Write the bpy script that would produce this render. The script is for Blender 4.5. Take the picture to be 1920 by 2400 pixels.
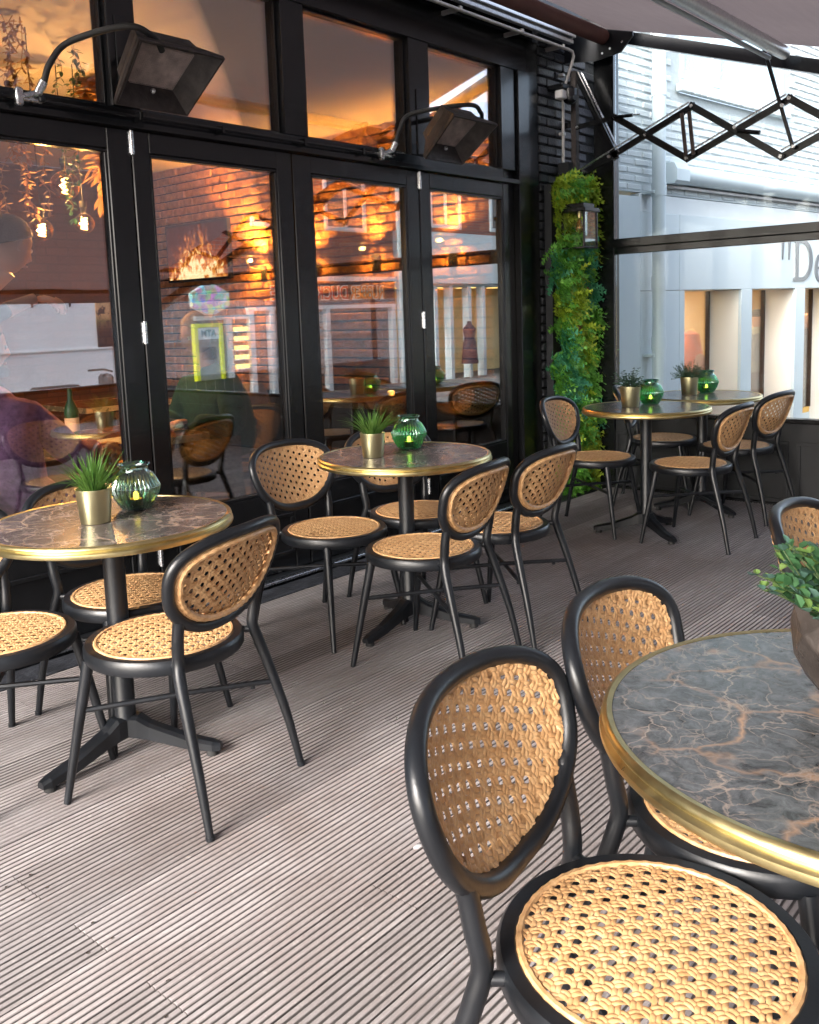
import bpy, bmesh, math, random
import numpy as np
from mathutils import Vector, Matrix
R = math.radians
PI = math.pi
random.seed(7)
rng = np.random.default_rng(7)
SC = bpy.context.scene
COL = SC.collection
for o in list(bpy.data.objects):
    bpy.data.objects.remove(o)

# ------------------------------------------------------------------ camera, sky, sun, exposure
cam = bpy.data.cameras.new('camera')
cam_o = bpy.data.objects.new('camera', cam)
COL.objects.link(cam_o)
def cam_rot(pitch, roll, yaw):
    Rz = Matrix.Rotation(yaw, 3, 'Z'); Rx = Matrix.Rotation(pitch, 3, 'X'); Ry = Matrix.Rotation(roll, 3, 'Y')
    return Rz @ Rx @ Ry
M = cam_rot(R(-7.55548778), R(1.9920317), R(-48.89548801))
M = M @ Matrix(((1, 0, 0), (0, 0, -1), (0, 1, 0)))
cam_o.matrix_world = Matrix.Translation((0, 0, 1.34)) @ M.to_4x4()
cam.sensor_fit = 'HORIZONTAL'
cam.sensor_width = 36
cam.lens = 2148.9565 / 1920 * 36
cam.shift_x = (960 - 956.54) / 1920
cam.shift_y = (1016.76 - 1200) / 1920
cam.clip_start = 0.05
cam.clip_end = 900
SC.camera = cam_o

world = bpy.data.worlds.new('World')
SC.world = world
world.use_nodes = True
wn = world.node_tree.nodes; wl = world.node_tree.links
sky = wn.new('ShaderNodeTexSky')
sky.sky_type = 'NISHITA'
sky.sun_disc = False
SUN_EL, SUN_AZ = 32, 266            # azimuth measured clockwise from +Y
sky.sun_elevation = R(SUN_EL)
sky.sun_rotation = R(SUN_AZ)
sky.dust_density = 4.0
sky.air_density = 0.7
sky.ozone_density = 0.6
hsv = wn.new('ShaderNodeHueSaturation'); hsv.inputs['Saturation'].default_value = 0.6
wl.new(sky.outputs[0], hsv.inputs['Color'])
wl.new(hsv.outputs[0], wn['Background'].inputs[0])
wn['Background'].inputs[1].default_value = 0.15
sun = bpy.data.lights.new('sun', 'SUN')
sun.energy = 0.5
sun.angle = R(25)
sun.color = (1, 0.98, 0.95)
sun_o = bpy.data.objects.new('sun', sun)
COL.objects.link(sun_o)
az, el = R(SUN_AZ), R(SUN_EL)
sd = Vector((math.sin(az) * math.cos(el), math.cos(az) * math.cos(el), math.sin(el)))
sun_o.rotation_euler = sd.to_track_quat('Z', 'Y').to_euler()
SC.view_settings.view_transform = 'Standard'
SC.view_settings.look = 'None'
SC.view_settings.gamma = 1
SC.view_settings.use_curve_mapping = False
SC.view_settings.exposure = 2.7
SC.render.engine = 'CYCLES'
SC.cycles.use_denoising = True
SC.cycles.max_bounces = 10
SC.cycles.transparent_max_bounces = 24
SC.cycles.glossy_bounces = 5
SC.cycles.sample_clamp_indirect = 6
SC.cycles.caustics_reflective = False
SC.cycles.caustics_refractive = False

# ------------------------------------------------------------------ materials
MATS = {}
class NT:
    def __init__(s, name):
        s.m = bpy.data.materials.new(name); s.m.use_nodes = True
        s.n = s.m.node_tree.nodes; s.l = s.m.node_tree.links
        s.b = s.n['Principled BSDF']
    def add(s, t, **k):
        x = s.n.new(t)
        for a, v in k.items(): setattr(x, a, v)
        return x
    def link(s, a, b): s.l.new(a, b)
    def noise(s, scale=5, detail=4, rough=.55, vec=None, dist=0):
        x = s.add('ShaderNodeTexNoise'); x.inputs['Scale'].default_value = scale
        x.inputs['Detail'].default_value = detail; x.inputs['Roughness'].default_value = rough
        x.inputs['Distortion'].default_value = dist
        if vec is not None: s.link(vec, x.inputs['Vector'])
        return x.outputs['Fac']
    def coords(s, kind='Object', scale=(1, 1, 1), rot=(0, 0, 0), loc=(0, 0, 0)):
        c = s.add('ShaderNodeTexCoord'); m = s.add('ShaderNodeMapping')
        m.inputs['Scale'].default_value = scale; m.inputs['Rotation'].default_value = rot
        m.inputs['Location'].default_value = loc
        s.link(c.outputs[kind], m.inputs[0]); return m.outputs[0]
    def ramp(s, fac, stops):
        r = s.add('ShaderNodeValToRGB'); e = r.color_ramp.elements
        while len(e) < len(stops): e.new(.5)
        for i, (p, c) in enumerate(stops):
            e[i].position = p; e[i].color = c if len(c) == 4 else (*c, 1)
        s.link(fac, r.inputs[0]); return r.outputs[0]
    def mix(s, fac, a, b, mode='MIX'):
        x = s.add('ShaderNodeMix', data_type='RGBA', blend_type=mode)
        for sock, v in ((x.inputs[0], fac), (x.inputs[6], a), (x.inputs[7], b)):
            if hasattr(v, 'links') or hasattr(v, 'is_linked'): s.link(v, sock)
            elif isinstance(v, (int, float)): sock.default_value = v
            else: sock.default_value = (*v, 1) if len(v) == 3 else v
        return x.outputs[2]
    def math(s, op, a, b=0., c=None):
        x = s.add('ShaderNodeMath', operation=op)
        for i, v in enumerate((a, b) if c is None else (a, b, c)):
            if hasattr(v, 'is_linked'): s.link(v, x.inputs[i])
            else: x.inputs[i].default_value = v
        return x.outputs[0]
    def bump(s, h, strength=.3, dist=.01):
        x = s.add('ShaderNodeBump'); x.inputs['Strength'].default_value = strength
        x.inputs['Distance'].default_value = dist
        s.link(h, x.inputs['Height']); s.link(x.outputs[0], s.b.inputs['Normal'])
    def rand(s): return s.add('ShaderNodeObjectInfo').outputs['Random']
    def set(s, color=None, rough=None, metal=None, coat=None, spec=None, emit=None, estr=None, sheen=None, alpha=None):
        b = s.b.inputs
        for k, v in (('Base Color', color), ('Roughness', rough), ('Metallic', metal), ('Coat Weight', coat),
                     ('Specular IOR Level', spec), ('Emission Color', emit), ('Emission Strength', estr), ('Sheen Weight', sheen), ('Alpha', alpha)):
            if v is None: continue
            if hasattr(v, 'is_linked'): s.link(v, b[k])
            elif isinstance(v, (int, float)): b[k].default_value = v
            else: b[k].default_value = (*v, 1) if len(v) == 3 else v
        return s
def simple(name, color, rough=.5, metal=0, var=.15, scale=12, bump=0, coat=None, spec=None, rvar=.12, bscale=60, randv=0):
    t = NT(name)
    v = t.coords()
    n = t.noise(scale, 5, .6, v)
    lo = tuple(c * (1 - var) for c in color); hi = tuple(min(1, c * (1 + var)) for c in color)
    c = t.ramp(n, [(.3, lo), (.7, hi)])
    if randv:
        k = t.math('MULTIPLY_ADD', t.rand(), 2 * randv, 1 - randv)
        x = t.add('ShaderNodeVectorMath', operation='SCALE'); t.link(c, x.inputs[0]); t.link(k, x.inputs['Scale']); c = x.outputs[0]
    r = t.math('MULTIPLY_ADD', t.noise(scale * 1.7, 3, .5, v), 2 * rvar, rough - rvar)
    t.set(c, r, metal, coat, spec)
    if bump: t.bump(t.noise(bscale, 4, .6, v), bump, .01)
    MATS[name] = t.m
    return t.m
def emit(name, color, s):
    t = NT(name); t.set((0, 0, 0), .5, emit=color, estr=s); MATS[name] = t.m; return t.m

simple('black_chair', (.007, .0085, .011), .36, 0, .4, 9, .04, bscale=150)
simple('black_paint', (.006, .0068, .008), .25, 0, .15, 3, 0, coat=.1, rvar=.02, bscale=25)
simple('black_matt', (.007, .0085, .011), .5, 0, .4, 10, .05)
simple('black_brick', (.034, .037, .045), .42, 0, .5, 14, .8, bscale=50, randv=.35)
simple('black_mortar', (.008, .009, .011), .6, 0, .3, 30, .5)
simple('steel', (.62, .63, .64), .28, 1, .1, 40)
simple('alu', (.55, .56, .57), .38, 1, .15, 60)
simple('pipe_grey', (.42, .41, .40), .35, .3, .2, 8)
simple('brass', (.60, .50, .25), .33, 1, .12, 22, .03)
simple('pot_gold', (.64, .60, .36), .34, 1, .04, 4)
simple('rubber', (.02, .02, .02), .7)
simple('white_brick', (.55, .60, .61), .7, 0, .06, 18, .5, bscale=70, randv=.05)
simple('white_mortar', (.46, .51, .52), .85, 0, .08, 30, .4)
simple('white_panel', (.56, .63, .65), .45, 0, .03, 1.3)
simple('white_wall', (.66, .70, .71), .8, 0, .06, 3, .2)
simple('pvc_white', (.52, .60, .63), .35, 0, .03, 3)
simple('jamb_cream', (.80, .76, .70), .6, 0, .03, 2)
simple('grey_letter', (.16, .17, .18), .5, 0, .05)
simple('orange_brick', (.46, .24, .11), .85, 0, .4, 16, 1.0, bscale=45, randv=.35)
simple('brown_mortar', (.05, .03, .02), .9, 0, .3, 30, .8)
simple('cream_ceiling', (.60, .56, .52), .9, 0, .03, 3)
simple('interior_floor', (.03, .022, .018), .35, 0, .4, 5)
simple('dark_wall', (.035, .022, .016), .8, 0, .4, 5, .4)
simple('wood_table', (.14, .055, .022), .22, 0, .35, 5)
simple('silver_gold', (.80, .73, .45), .28, .6, .05, 8)
simple('sweater_green', (.012, .085, .05), .9, 0, .25, 40, .6, bscale=160)
simple('knit_lavender', (.56, .30, .62), .92, 0, .3, 34, 1.0, bscale=90)
simple('coat_beige', (.34, .26, .20), .9, 0, .15, 12, .3)
simple('black_cloth', (.012, .012, .014), .85, 0, .3, 20, .3)
simple('leopard', (.10, .08, .06), .8, 0, .8, 60)
simple('skin', (.60, .36, .27), .5, 0, .06, 10)
simple('hair_dark', (.025, .016, .012), .55, 0, .5, 60, .8, bscale=120)
simple('hair_blond', (.36, .22, .10), .55, 0, .4, 60, .8, bscale=120)
simple('napkin', (.75, .75, .74), .8, 0, .05)
simple('asphalt', (.07, .068, .066), .9, 0, .25, 3, .4)
simple('paving', (.17, .15, .14), .85, 0, .25, 2, .3)
simple('grey_wall', (.70, .73, .76), .75, 0, .07, 2, .25)
simple('dark_tile', (.05, .05, .055), .3, 0, .3, 3)
simple('yellow', (.80, .85, .02), .4, 0, .02)
simple('teal', (.0, .28, .36), .5, 0, .02)
simple('sign_white', (.8, .85, .85), .4, 0, .02)
simple('sign_brown', (.16, .05, .035), .5, 0, .15, 4)
simple('sign_orange', (.85, .28, .05), .5, 0, .2, 3)
simple('sign_red', (.62, .08, .04), .5, 0, .2, 3)
simple('shutter', (.30, .29, .28), .5, 0, .1, 4)
simple('soil', (.02, .014, .01), .95, 0, .4, 60, 1)
simple('stone_pot', (.060, .050, .045), .30, .2, .45, 14, .35, bscale=30)
simple('stem_green', (.06, .10, .03), .6)
simple('heater_body', (.045, .038, .036), .5, .3, .45, 22, .3)
simple('heater_inner', (.5, .43, .41), .45, .6, .35, 22, .3)
simple('roller_maroon', (.13, .055, .045), .7, 0, .12, 9, .2)
simple('dust_board', (.30, .28, .27), .6)
simple('dark_bldg_glass', (.05, .06, .07), .1)
simple('spring_brown', (.12, .09, .075), .6, .2)
simple('camera_white', (.5, .5, .5), .4)
simple('orange_item', (.95, .16, .01), .7, 0, .2, 6)
simple('gold_item', (.85, .5, .12), .6, 0, .25, 8)
simple('jacket_olive', (.17, .19, .15), .8, 0, .25, 9, .5, bscale=20)
simple('shop_wall', (.78, .55, .25), .8, 0, .06)
simple('dark_dress', (.04, .02, .03), .8)
simple('dried_plant', (.42, .22, .07), .8, 0, .35, 9)
simple('plastic_green', (.03, .12, .06), .3)
simple('pebble', (.5, .5, .5), .8)
emit('bulb_glow', (1, .50, .12), 15)
emit('flame_glow', (1, .42, .06), 5)
emit('shop_glow', (1, .70, .34), 3.2)
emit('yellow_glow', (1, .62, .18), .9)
emit('screen_green', (.1, .9, .3), 1.5)

# cane: honey strands that vary along their length
t = NT('cane'); v = t.coords()
c1 = t.ramp(t.noise(55, 3, .6, v), [(.28, (.42, .225, .095)), (.5, (.57, .34, .16)), (.75, (.70, .47, .25))])
c2 = t.mix(t.ramp(t.noise(9, 2, .5, v), [(.4, (0, 0, 0)), (.65, (1, 1, 1))]), c1, (.50, .25, .10), 'MIX')
c = t.mix(.30, c1, c2)
t.set(c, .42, spec=.35); t.bump(t.noise(300, 2, .5, v), .15, .002); MATS['cane'] = t.m

# deck board: greyed brown tropical wood, every board a little different
t = NT('deck_wood'); v = t.coords('Object', (1.2, 14, 14)); g = t.coords('Generated')
wc = t.add('ShaderNodeTexCoord'); geo = t.add('ShaderNodeNewGeometry')
n1 = t.noise(3, 6, .6, v); mp = t.add('ShaderNodeMapping'); mp.inputs['Scale'].default_value = (1, 1, 1)
t.link(geo.outputs['Position'], mp.inputs[0]); n2 = t.noise(1.7, 7, .68, mp.outputs[0]); n3 = t.noise(40, 3, .6, mp.outputs[0])
c = t.ramp(n1, [(.25, (.24, .22, .22)), (.55, (.34, .315, .315)), (.8, (.43, .405, .40))])
c = t.mix(t.ramp(n2, [(.35, (1, 1, 1)), (.6, (0, 0, 0))]), c, (.24, .205, .195))
c = t.mix(t.ramp(n3, [(.62, (0, 0, 0)), (.75, (.5, .5, .5))]), c, (.50, .47, .45))
k = t.math('MULTIPLY_ADD', t.rand(), .34, .80)
x = t.add('ShaderNodeVectorMath', operation='SCALE'); t.link(c, x.inputs[0]); t.link(k, x.inputs['Scale'])
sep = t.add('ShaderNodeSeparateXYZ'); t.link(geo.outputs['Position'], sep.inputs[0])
in_groove = t.math('LESS_THAN', sep.outputs[2], -.0025)  # darker colour below the board tops, in grooves and gaps
cc = t.mix(in_groove, x.outputs[0], (.10, .09, .087))
t.set(cc, t.math('MULTIPLY_ADD', n2, .3, .38), spec=.4); t.bump(t.noise(60, 3, .6, v), .25, .003); MATS['deck_wood'] = t.m

# brown stone laminate with branching pale veins
def marble(name, base, base2, vein, fine, sc):
    t = NT(name); v = t.coords('Object', (sc, sc, sc))
    def warp(vec, s, amt):
        n = t.add('ShaderNodeTexNoise'); n.inputs['Scale'].default_value = s; n.inputs['Detail'].default_value = 5
        t.link(vec, n.inputs['Vector'])
        m = t.add('ShaderNodeVectorMath', operation='MULTIPLY_ADD')
        t.link(n.outputs['Color'], m.inputs[0]); m.inputs[1].default_value = (amt,) * 3; t.link(vec, m.inputs[2])
        return m.outputs[0]
    def veins(vec, s, w, rnd=1.):
        vo = t.add('ShaderNodeTexVoronoi', feature='DISTANCE_TO_EDGE'); vo.inputs['Scale'].default_value = s
        vo.inputs['Randomness'].default_value = rnd
        t.link(vec, vo.inputs['Vector'])
        return t.ramp(vo.outputs['Distance'], [(0, (1, 1, 1)), (w * .35, (.55, .55, .55)), (w, (0, 0, 0))])
    w1 = warp(v, 3.2, .34); w2 = warp(v, 9, .10)
    big = veins(w1, 4.2, .040); thin = veins(warp(w2, 5, .2), 10, .032); hair = veins(warp(w2, 11, .12), 21, .05)
    pres = t.ramp(t.noise(3.4, 3, .5, v), [(.42, (0, 0, 0)), (.62, (1, 1, 1))])
    pres2 = t.ramp(t.noise(5, 2, .5, w1), [(.38, (0, 0, 0)), (.58, (1, 1, 1))])
    cloud = t.ramp(t.noise(26, 8, .72, w2, .6), [(.32, base), (.72, base2)])
    c = t.mix(t.mix(1., big, pres, 'MULTIPLY'), cloud, vein)
    c = t.mix(t.mix(1., thin, pres2, 'MULTIPLY'), c, fine)
    pres3 = t.ramp(t.noise(7, 2, .5, v), [(.42, (0, 0, 0)), (.6, (.7, .7, .7))])
    c = t.mix(t.mix(1., hair, pres3, 'MULTIPLY'), c, fine)
    t.set(c, t.math('MULTIPLY_ADD', t.noise(30, 3, .5, v), .12, .16), spec=.5)
    MATS[name] = t.m
marble('marble_sky_grey', (.030, .034, .038), (.17, .185, .20), (.44, .27, .17), (.34, .28, .24), 1.35)  # sky reflection put into the stone's base colour as a bluish grey
marble('marble_brown', (.036, .030, .029), (.13, .11, .105), (.42, .30, .22), (.38, .31, .28), 1.25)

def thin_glass(name, tint, lo, hi, rough=0., tr=(1, 1, 1)):
    t = NT(name); n = t.n; n.remove(t.b)
    g = t.add('ShaderNodeBsdfGlossy'); g.inputs['Roughness'].default_value = rough; g.inputs['Color'].default_value = (*tint, 1)
    tp = t.add('ShaderNodeBsdfTransparent'); tp.inputs['Color'].default_value = (*tr, 1)
    lw = t.add('ShaderNodeFresnel'); lw.inputs['IOR'].default_value = 1.5
    f = t.math('MULTIPLY_ADD', lw.outputs[0], hi, lo)
    f = t.math('MINIMUM', f, .95)
    mx = t.add('ShaderNodeMixShader'); t.link(f, mx.inputs[0]); t.link(tp.outputs[0], mx.inputs[1]); t.link(g.outputs[0], mx.inputs[2])
    t.link(mx.outputs[0], n['Material Output'].inputs[0]); MATS[name] = t.m
thin_glass('door_glass', (.95, .98, 1), .125, 2.15)
thin_glass('clear_glass', (1, 1, 1), .0, .6)
thin_glass('screen_glass', (.8, .85, .88), .0, .35, tr=(.96, .99, .99))
thin_glass('green_glass', (.75, .97, .88), .06, 2.6, .03, tr=(.28, .64, .46))
thin_glass('green_glass_dark', (.85, 1, .98), .08, 3.2, .03, tr=(.36, .50, .44))
thin_glass('bulb_glass', (1, .8, .5), .02, 1.3, tr=(1, .85, .6))

# awning canvas: brown acrylic, lets a little light through
t = NT('canvas'); v = t.coords()
wv = t.noise(3, 4, .6, t.coords('Object', (1, 9, 1))); c = t.ramp(wv, [(.3, (.15, .125, .125)), (.7, (.21, .178, .178))])
tr = t.add('ShaderNodeBsdfTranslucent'); tr.inputs['Color'].default_value = (.37, .34, .345, 1)
t.set(c, .9); t.bump(t.noise(2.5, 3, .5, v), .5, .04)
mx = t.add('ShaderNodeMixShader'); mx.inputs[0].default_value = .58
t.link(t.b.outputs[0], mx.inputs[1]); t.link(tr.outputs[0], mx.inputs[2]); t.link(mx.outputs[0], t.n['Material Output'].inputs[0])
MATS['canvas'] = t.m

def leaf(name, stops, sc=6, tw=.3, rough=.45):
    t = NT(name); v = t.coords(); n = t.noise(sc, 4, .6, v)
    c = t.ramp(n, stops)
    tr = t.add('ShaderNodeBsdfTranslucent'); t.link(c, tr.inputs['Color'])
    t.set(c, rough, spec=.35)
    mx = t.add('ShaderNodeMixShader'); mx.inputs[0].default_value = tw
    t.link(t.b.outputs[0], mx.inputs[1]); t.link(tr.outputs[0], mx.inputs[2]); t.link(mx.outputs[0], t.n['Material Output'].inputs[0])
    MATS[name] = t.m
leaf('fern_yellow', [(.35, (.22, .36, .02)), (.6, (.55, .68, .08))], 34)
leaf('fern_green', [(.35, (.06, .26, .03)), (.6, (.26, .60, .10))], 34)
leaf('fern_blue', [(.35, (.03, .22, .10)), (.6, (.14, .50, .26))], 34)
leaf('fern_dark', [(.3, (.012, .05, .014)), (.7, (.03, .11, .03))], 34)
leaf('feather_green', [(.35, (.16, .38, .12)), (.6, (.34, .60, .24))], 34)
leaf('burgundy', [(.3, (.22, .05, .055)), (.7, (.48, .22, .22))], 34)
leaf('grass_blade', [(.3, (.035, .12, .02)), (.7, (.16, .30, .06))], 25)
leaf('eucalyptus', [(.3, (.02, .06, .035)), (.7, (.10, .19, .12))], 30)
leaf('rosemary', [(.3, (.03, .09, .055)), (.7, (.11, .20, .12))], 30)
leaf('leaf_light', [(.3, (.11, .22, .05)), (.7, (.28, .42, .13))], 40)
leaf('leaf_mid', [(.3, (.03, .11, .04)), (.7, (.10, .23, .10))], 40)
leaf('leaf_blue', [(.3, (.05, .13, .10)), (.7, (.16, .29, .23))], 40)

# brick sheet for the far street front seen only in the reflections
def bricksheet(name, c1, c2, mortar, rowh=.07, bw=.22):
    t = NT(name); c = t.add('ShaderNodeTexCoord'); m = t.add('ShaderNodeMapping'); m.inputs['Rotation'].default_value = (R(90), 0, 0)
    t.link(c.outputs['Object'], m.inputs[0])
    b = t.add('ShaderNodeTexBrick'); t.link(m.outputs[0], b.inputs['Vector'])
    b.inputs['Color1'].default_value = (*c1, 1); b.inputs['Color2'].default_value = (*c2, 1); b.inputs['Mortar'].default_value = (*mortar, 1)
    b.inputs['Scale'].default_value = 1; b.inputs['Brick Width'].default_value = bw; b.inputs['Row Height'].default_value = rowh; b.inputs['Mortar Size'].default_value = .008
    n = t.noise(3, 4, .6, c.outputs['Object'])
    col = t.mix(.5, b.outputs['Color'], t.mix(n, b.outputs['Color'], (.12, .05, .035)), 'MIX')
    t.set(col, .85); t.bump(b.outputs['Fac'], -.4, .01); MATS[name] = t.m
bricksheet('red_brick_sheet', (.30, .10, .07), (.22, .07, .05), (.22, .18, .16))
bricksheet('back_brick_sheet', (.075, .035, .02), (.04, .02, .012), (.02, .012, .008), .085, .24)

t = NT('fire_picture'); v = t.coords('Object', (1, 2.2, 1.0)); 
sep = t.add('ShaderNodeSeparateXYZ'); tc = t.add('ShaderNodeTexCoord'); t.link(tc.outputs['Generated'], sep.inputs[0])
n = t.noise(5, 5, .6, t.coords('Generated', (1, 3.2, 1.1)), 1.2)
h = t.math('SUBTRACT', t.math('MULTIPLY', n, 1.9), t.math('MULTIPLY', sep.outputs[2], .75))
cx = t.math('ABSOLUTE', t.math('SUBTRACT', sep.outputs[1], .5)); h = t.math('SUBTRACT', h, t.math('MULTIPLY', cx, .9))
c = t.ramp(h, [(.20, (.05, .005, .001)), (.42, (.28, .05, .006)), (.58, (.8, .26, .03)), (.74, (1, .78, .4))])
t.set((0, 0, 0), .3, emit=c, estr=.30); MATS['fire_picture'] = t.m

t = NT('poster_print'); tc = t.add('ShaderNodeTexCoord'); sep = t.add('ShaderNodeSeparateXYZ'); t.link(tc.outputs['Generated'], sep.inputs[0])
base = t.ramp(sep.outputs[2], [(.28, (.035, .03, .035)), (.36, (.10, .07, .06)), (.5, (.20, .16, .08)), (.62, (.52, .30, .16)), (1, (.58, .34, .2))])
n = t.noise(5, 3, .6, t.coords('Generated', (1, 1, 1)))
c = t.mix(t.ramp(n, [(.53, (0, 0, 0)), (.58, (1, 1, 1))]), base, (.05, .045, .05))
t.set(c, .4); MATS['poster_print'] = t.m
t = NT('hex_print'); vo = t.add('ShaderNodeTexVoronoi'); vo.inputs['Scale'].default_value = 9; t.link(t.coords('Object'), vo.inputs['Vector'])
hs = t.add('ShaderNodeHueSaturation'); hs.inputs['Saturation'].default_value = 1.2; t.link(vo.outputs['Color'], hs.inputs['Color'])
c = t.mix(.45, hs.outputs[0], (.35, .65, .75)); t.set(c, .4, emit=c, estr=.06); MATS['hex_print'] = t.m

t = NT('frosted_pane'); n = t.noise(45, 3, .7, t.coords()); c = t.ramp(n, [(.35, (.36, .55, .56)), (.65, (.60, .76, .77))]); t.set(c, .25); MATS['frosted_pane'] = t.m

# ------------------------------------------------------------------ mesh helpers
class MB:
    """collects vertices and faces; build() links them as one mesh object"""
    def __init__(s): s.v = []; s.f = []; s.sm = []; s.mi = []; s.cur = 0
    def add(s, vs, fs, smooth=False):
        b = len(s.v); s.v += [tuple(x) for x in vs]
        for f in fs: s.f.append(tuple(i + b for i in f)); s.sm.append(smooth); s.mi.append(s.cur)
        return s
    def box(s, x0, x1, y0, y1, z0, z1, c=0., T=None):
        if c <= 0:
            vs = [(x, y, z) for x in (x0, x1) for y in (y0, y1) for z in (z0, z1)]
            fs = [(0, 1, 3, 2), (4, 6, 7, 5), (0, 4, 5, 1), (2, 3, 7, 6), (0, 2, 6, 4), (1, 5, 7, 3)]
        else:
            c = min(c, abs(x1 - x0) * .45, abs(y1 - y0) * .45, abs(z1 - z0) * .45)
            vs = []; idx = {}
            X = (x0, x1); Y = (y0, y1); Z = (z0, z1); sg = (1, -1)
            for i in (0, 1):
                for j in (0, 1):
                    for k in (0, 1):
                        for a in range(3):
                            p = [X[i], Y[j], Z[k]]
                            d = [c * sg[i], c * sg[j], c * sg[k]]
                            for q in range(3):
                                if q != a: p[q] += d[q]
                            idx[i, j, k, a] = len(vs); vs.append(tuple(p))
            I = idx; fs = []
            for i in (0, 1):
                q = [I[i, 0, 0, 0], I[i, 1, 0, 0], I[i, 1, 1, 0], I[i, 0, 1, 0]]; fs.append(q if i else q[::-1])
            for j in (0, 1):
                q = [I[0, j, 0, 1], I[0, j, 1, 1], I[1, j, 1, 1], I[1, j, 0, 1]]; fs.append(q if j else q[::-1])
            for k in (0, 1):
                q = [I[0, 0, k, 2], I[1, 0, k, 2], I[1, 1, k, 2], I[0, 1, k, 2]]; fs.append(q if k else q[::-1])
            for i in (0, 1):
                for j in (0, 1): fs.append([I[i, j, 0, 0], I[i, j, 1, 0], I[i, j, 1, 1], I[i, j, 0, 1]])
                for k in (0, 1): fs.append([I[i, 0, k, 0], I[i, 1, k, 0], I[i, 1, k, 2], I[i, 0, k, 2]])
            for j in (0, 1):
                for k in (0, 1): fs.append([I[0, j, k, 1], I[1, j, k, 1], I[1, j, k, 2], I[0, j, k, 2]])
            for i in (0, 1):
                for j in (0, 1):
                    for k in (0, 1): fs.append([I[i, j, k, 0], I[i, j, k, 1], I[i, j, k, 2]])
        if T is not None: vs = [tuple(T @ Vector(p)) for p in vs]
        return s.add(vs, fs)
    def tube(s, pts, r, n=10, closed=False, cap=True, flat=None, smooth=True):
        """round tube along pts; r number or list; flat=(a,b) ellipse scale"""
        P = [Vector(p) for p in pts]; N = len(P)
        rs = [r] * N if isinstance(r, (int, float)) else list(r)
        T = []
        for i in range(N):
            a = P[(i - 1) % N] if (closed or i > 0) else P[i]; b = P[(i + 1) % N] if (closed or i < N - 1) else P[i]
            d = b - a; T.append(d.normalized() if d.length > 1e-9 else Vector((0, 0, 1)))
        up = Vector((0, 0, 1)) if abs(T[0].z) < .9 else Vector((1, 0, 0))
        u = T[0].cross(up).normalized(); vs = []; us = []
        for i in range(N):
            u = (u - T[i] * u.dot(T[i])).normalized(); us.append(u.copy())
        if closed:
            w = us[-1]; w = (w - T[0] * w.dot(T[0])).normalized()
            ang = math.atan2(T[0].dot(us[0].cross(w)), us[0].dot(w))
            us = [Matrix.Rotation(-ang * i / N, 3, T[i]) @ us[i] for i in range(N)]
        for i in range(N):
            b = T[i].cross(us[i])
            for k in range(n):
                a = 2 * PI * k / n
                fa, fb = flat if flat else (1, 1)
                vs.append(P[i] + us[i] * (math.cos(a) * rs[i] * fa) + b * (math.sin(a) * rs[i] * fb))
        fs = []
        for i in range(N if closed else N - 1):
            j = (i + 1) % N
            for k in range(n):
                fs.append((i * n + k, i * n + (k + 1) % n, j * n + (k + 1) % n, j * n + k))
        s.add(vs, fs, smooth)
        if cap and not closed:
            s.add(vs[:n], [tuple(range(n))[::-1]]); s.add(vs[-n:], [tuple(range(n))])
        return s
    def lathe(s, prof, n=32, c=(0, 0, 0), smooth=True, rib=None, top=False):
        """prof: [(r,z)...]; rib=(count, depth, fn)"""
        vs = []; fs = []
        for i, (r, z) in enumerate(prof):
            for k in range(n):
                a = 2 * PI * k / n; rr = r
                if rib: rr = r * (1 + rib[1] * rib[2](i) * abs(math.cos(a * rib[0] / 2)))
                vs.append((c[0] + rr * math.cos(a), c[1] + rr * math.sin(a), c[2] + z))
        for i in range(len(prof) - 1):
            for k in range(n):
                fs.append((i * n + k, i * n + (k + 1) % n, (i + 1) * n + (k + 1) % n, (i + 1) * n + k))
        return s.add(vs, fs, smooth)
    def disc(s, r, z, n=32, c=(0, 0), flip=False):
        vs = [(c[0] + r * math.cos(2 * PI * k / n), c[1] + r * math.sin(2 * PI * k / n), z) for k in range(n)]
        return s.add(vs, [tuple(range(n))[::-1] if flip else tuple(range(n))])
    def cyl(s, a, b, r, n=12, r2=None): return s.tube([a, b], [r, r if r2 is None else r2], n)
    def sphere(s, c, r, n=12, m=8, sc=(1, 1, 1)):
        prof = [(max(1e-4, r * math.sin(PI * i / m)), -r * math.cos(PI * i / m)) for i in range(m + 1)]
        t = MB(); t.lathe(prof, n); s.add([(c[0] + x * sc[0], c[1] + y * sc[1], c[2] + z * sc[2]) for x, y, z in t.v], t.f, True); return s
    def prism(s, poly, y0, y1, plane='xz'):
        """extrude a 2D polygon; plane xz -> along y, xy -> along z, yz -> along x"""
        n = len(poly)
        def P(p, d): return {'xz': (p[0], d, p[1]), 'xy': (p[0], p[1], d), 'yz': (d, p[0], p[1])}[plane]
        vs = [P(p, y0) for p in poly] + [P(p, y1) for p in poly]
        fs = [tuple(range(n)), tuple(range(n, 2 * n))[::-1]] + [(i, i + n, (i + 1) % n + n, (i + 1) % n) for i in range(n)]
        return s.add(vs, fs)
    def mesh(s, name, m, recalc=True):
        me = bpy.data.meshes.new(name); me.from_pydata(s.v, [], s.f)
        ms = m if isinstance(m, (list, tuple)) else [m]
        for x in ms: me.materials.append(MATS[x])
        me.polygons.foreach_set('use_smooth', s.sm)
        if len(ms) > 1: me.polygons.foreach_set('material_index', s.mi)
        if recalc:
            b = bmesh.new(); b.from_mesh(me); bmesh.ops.recalc_face_normals(b, faces=b.faces); b.to_mesh(me); b.free()
        if any(s.sm): me.set_sharp_from_angle(angle=R(38))
        me.update(); return me
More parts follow.
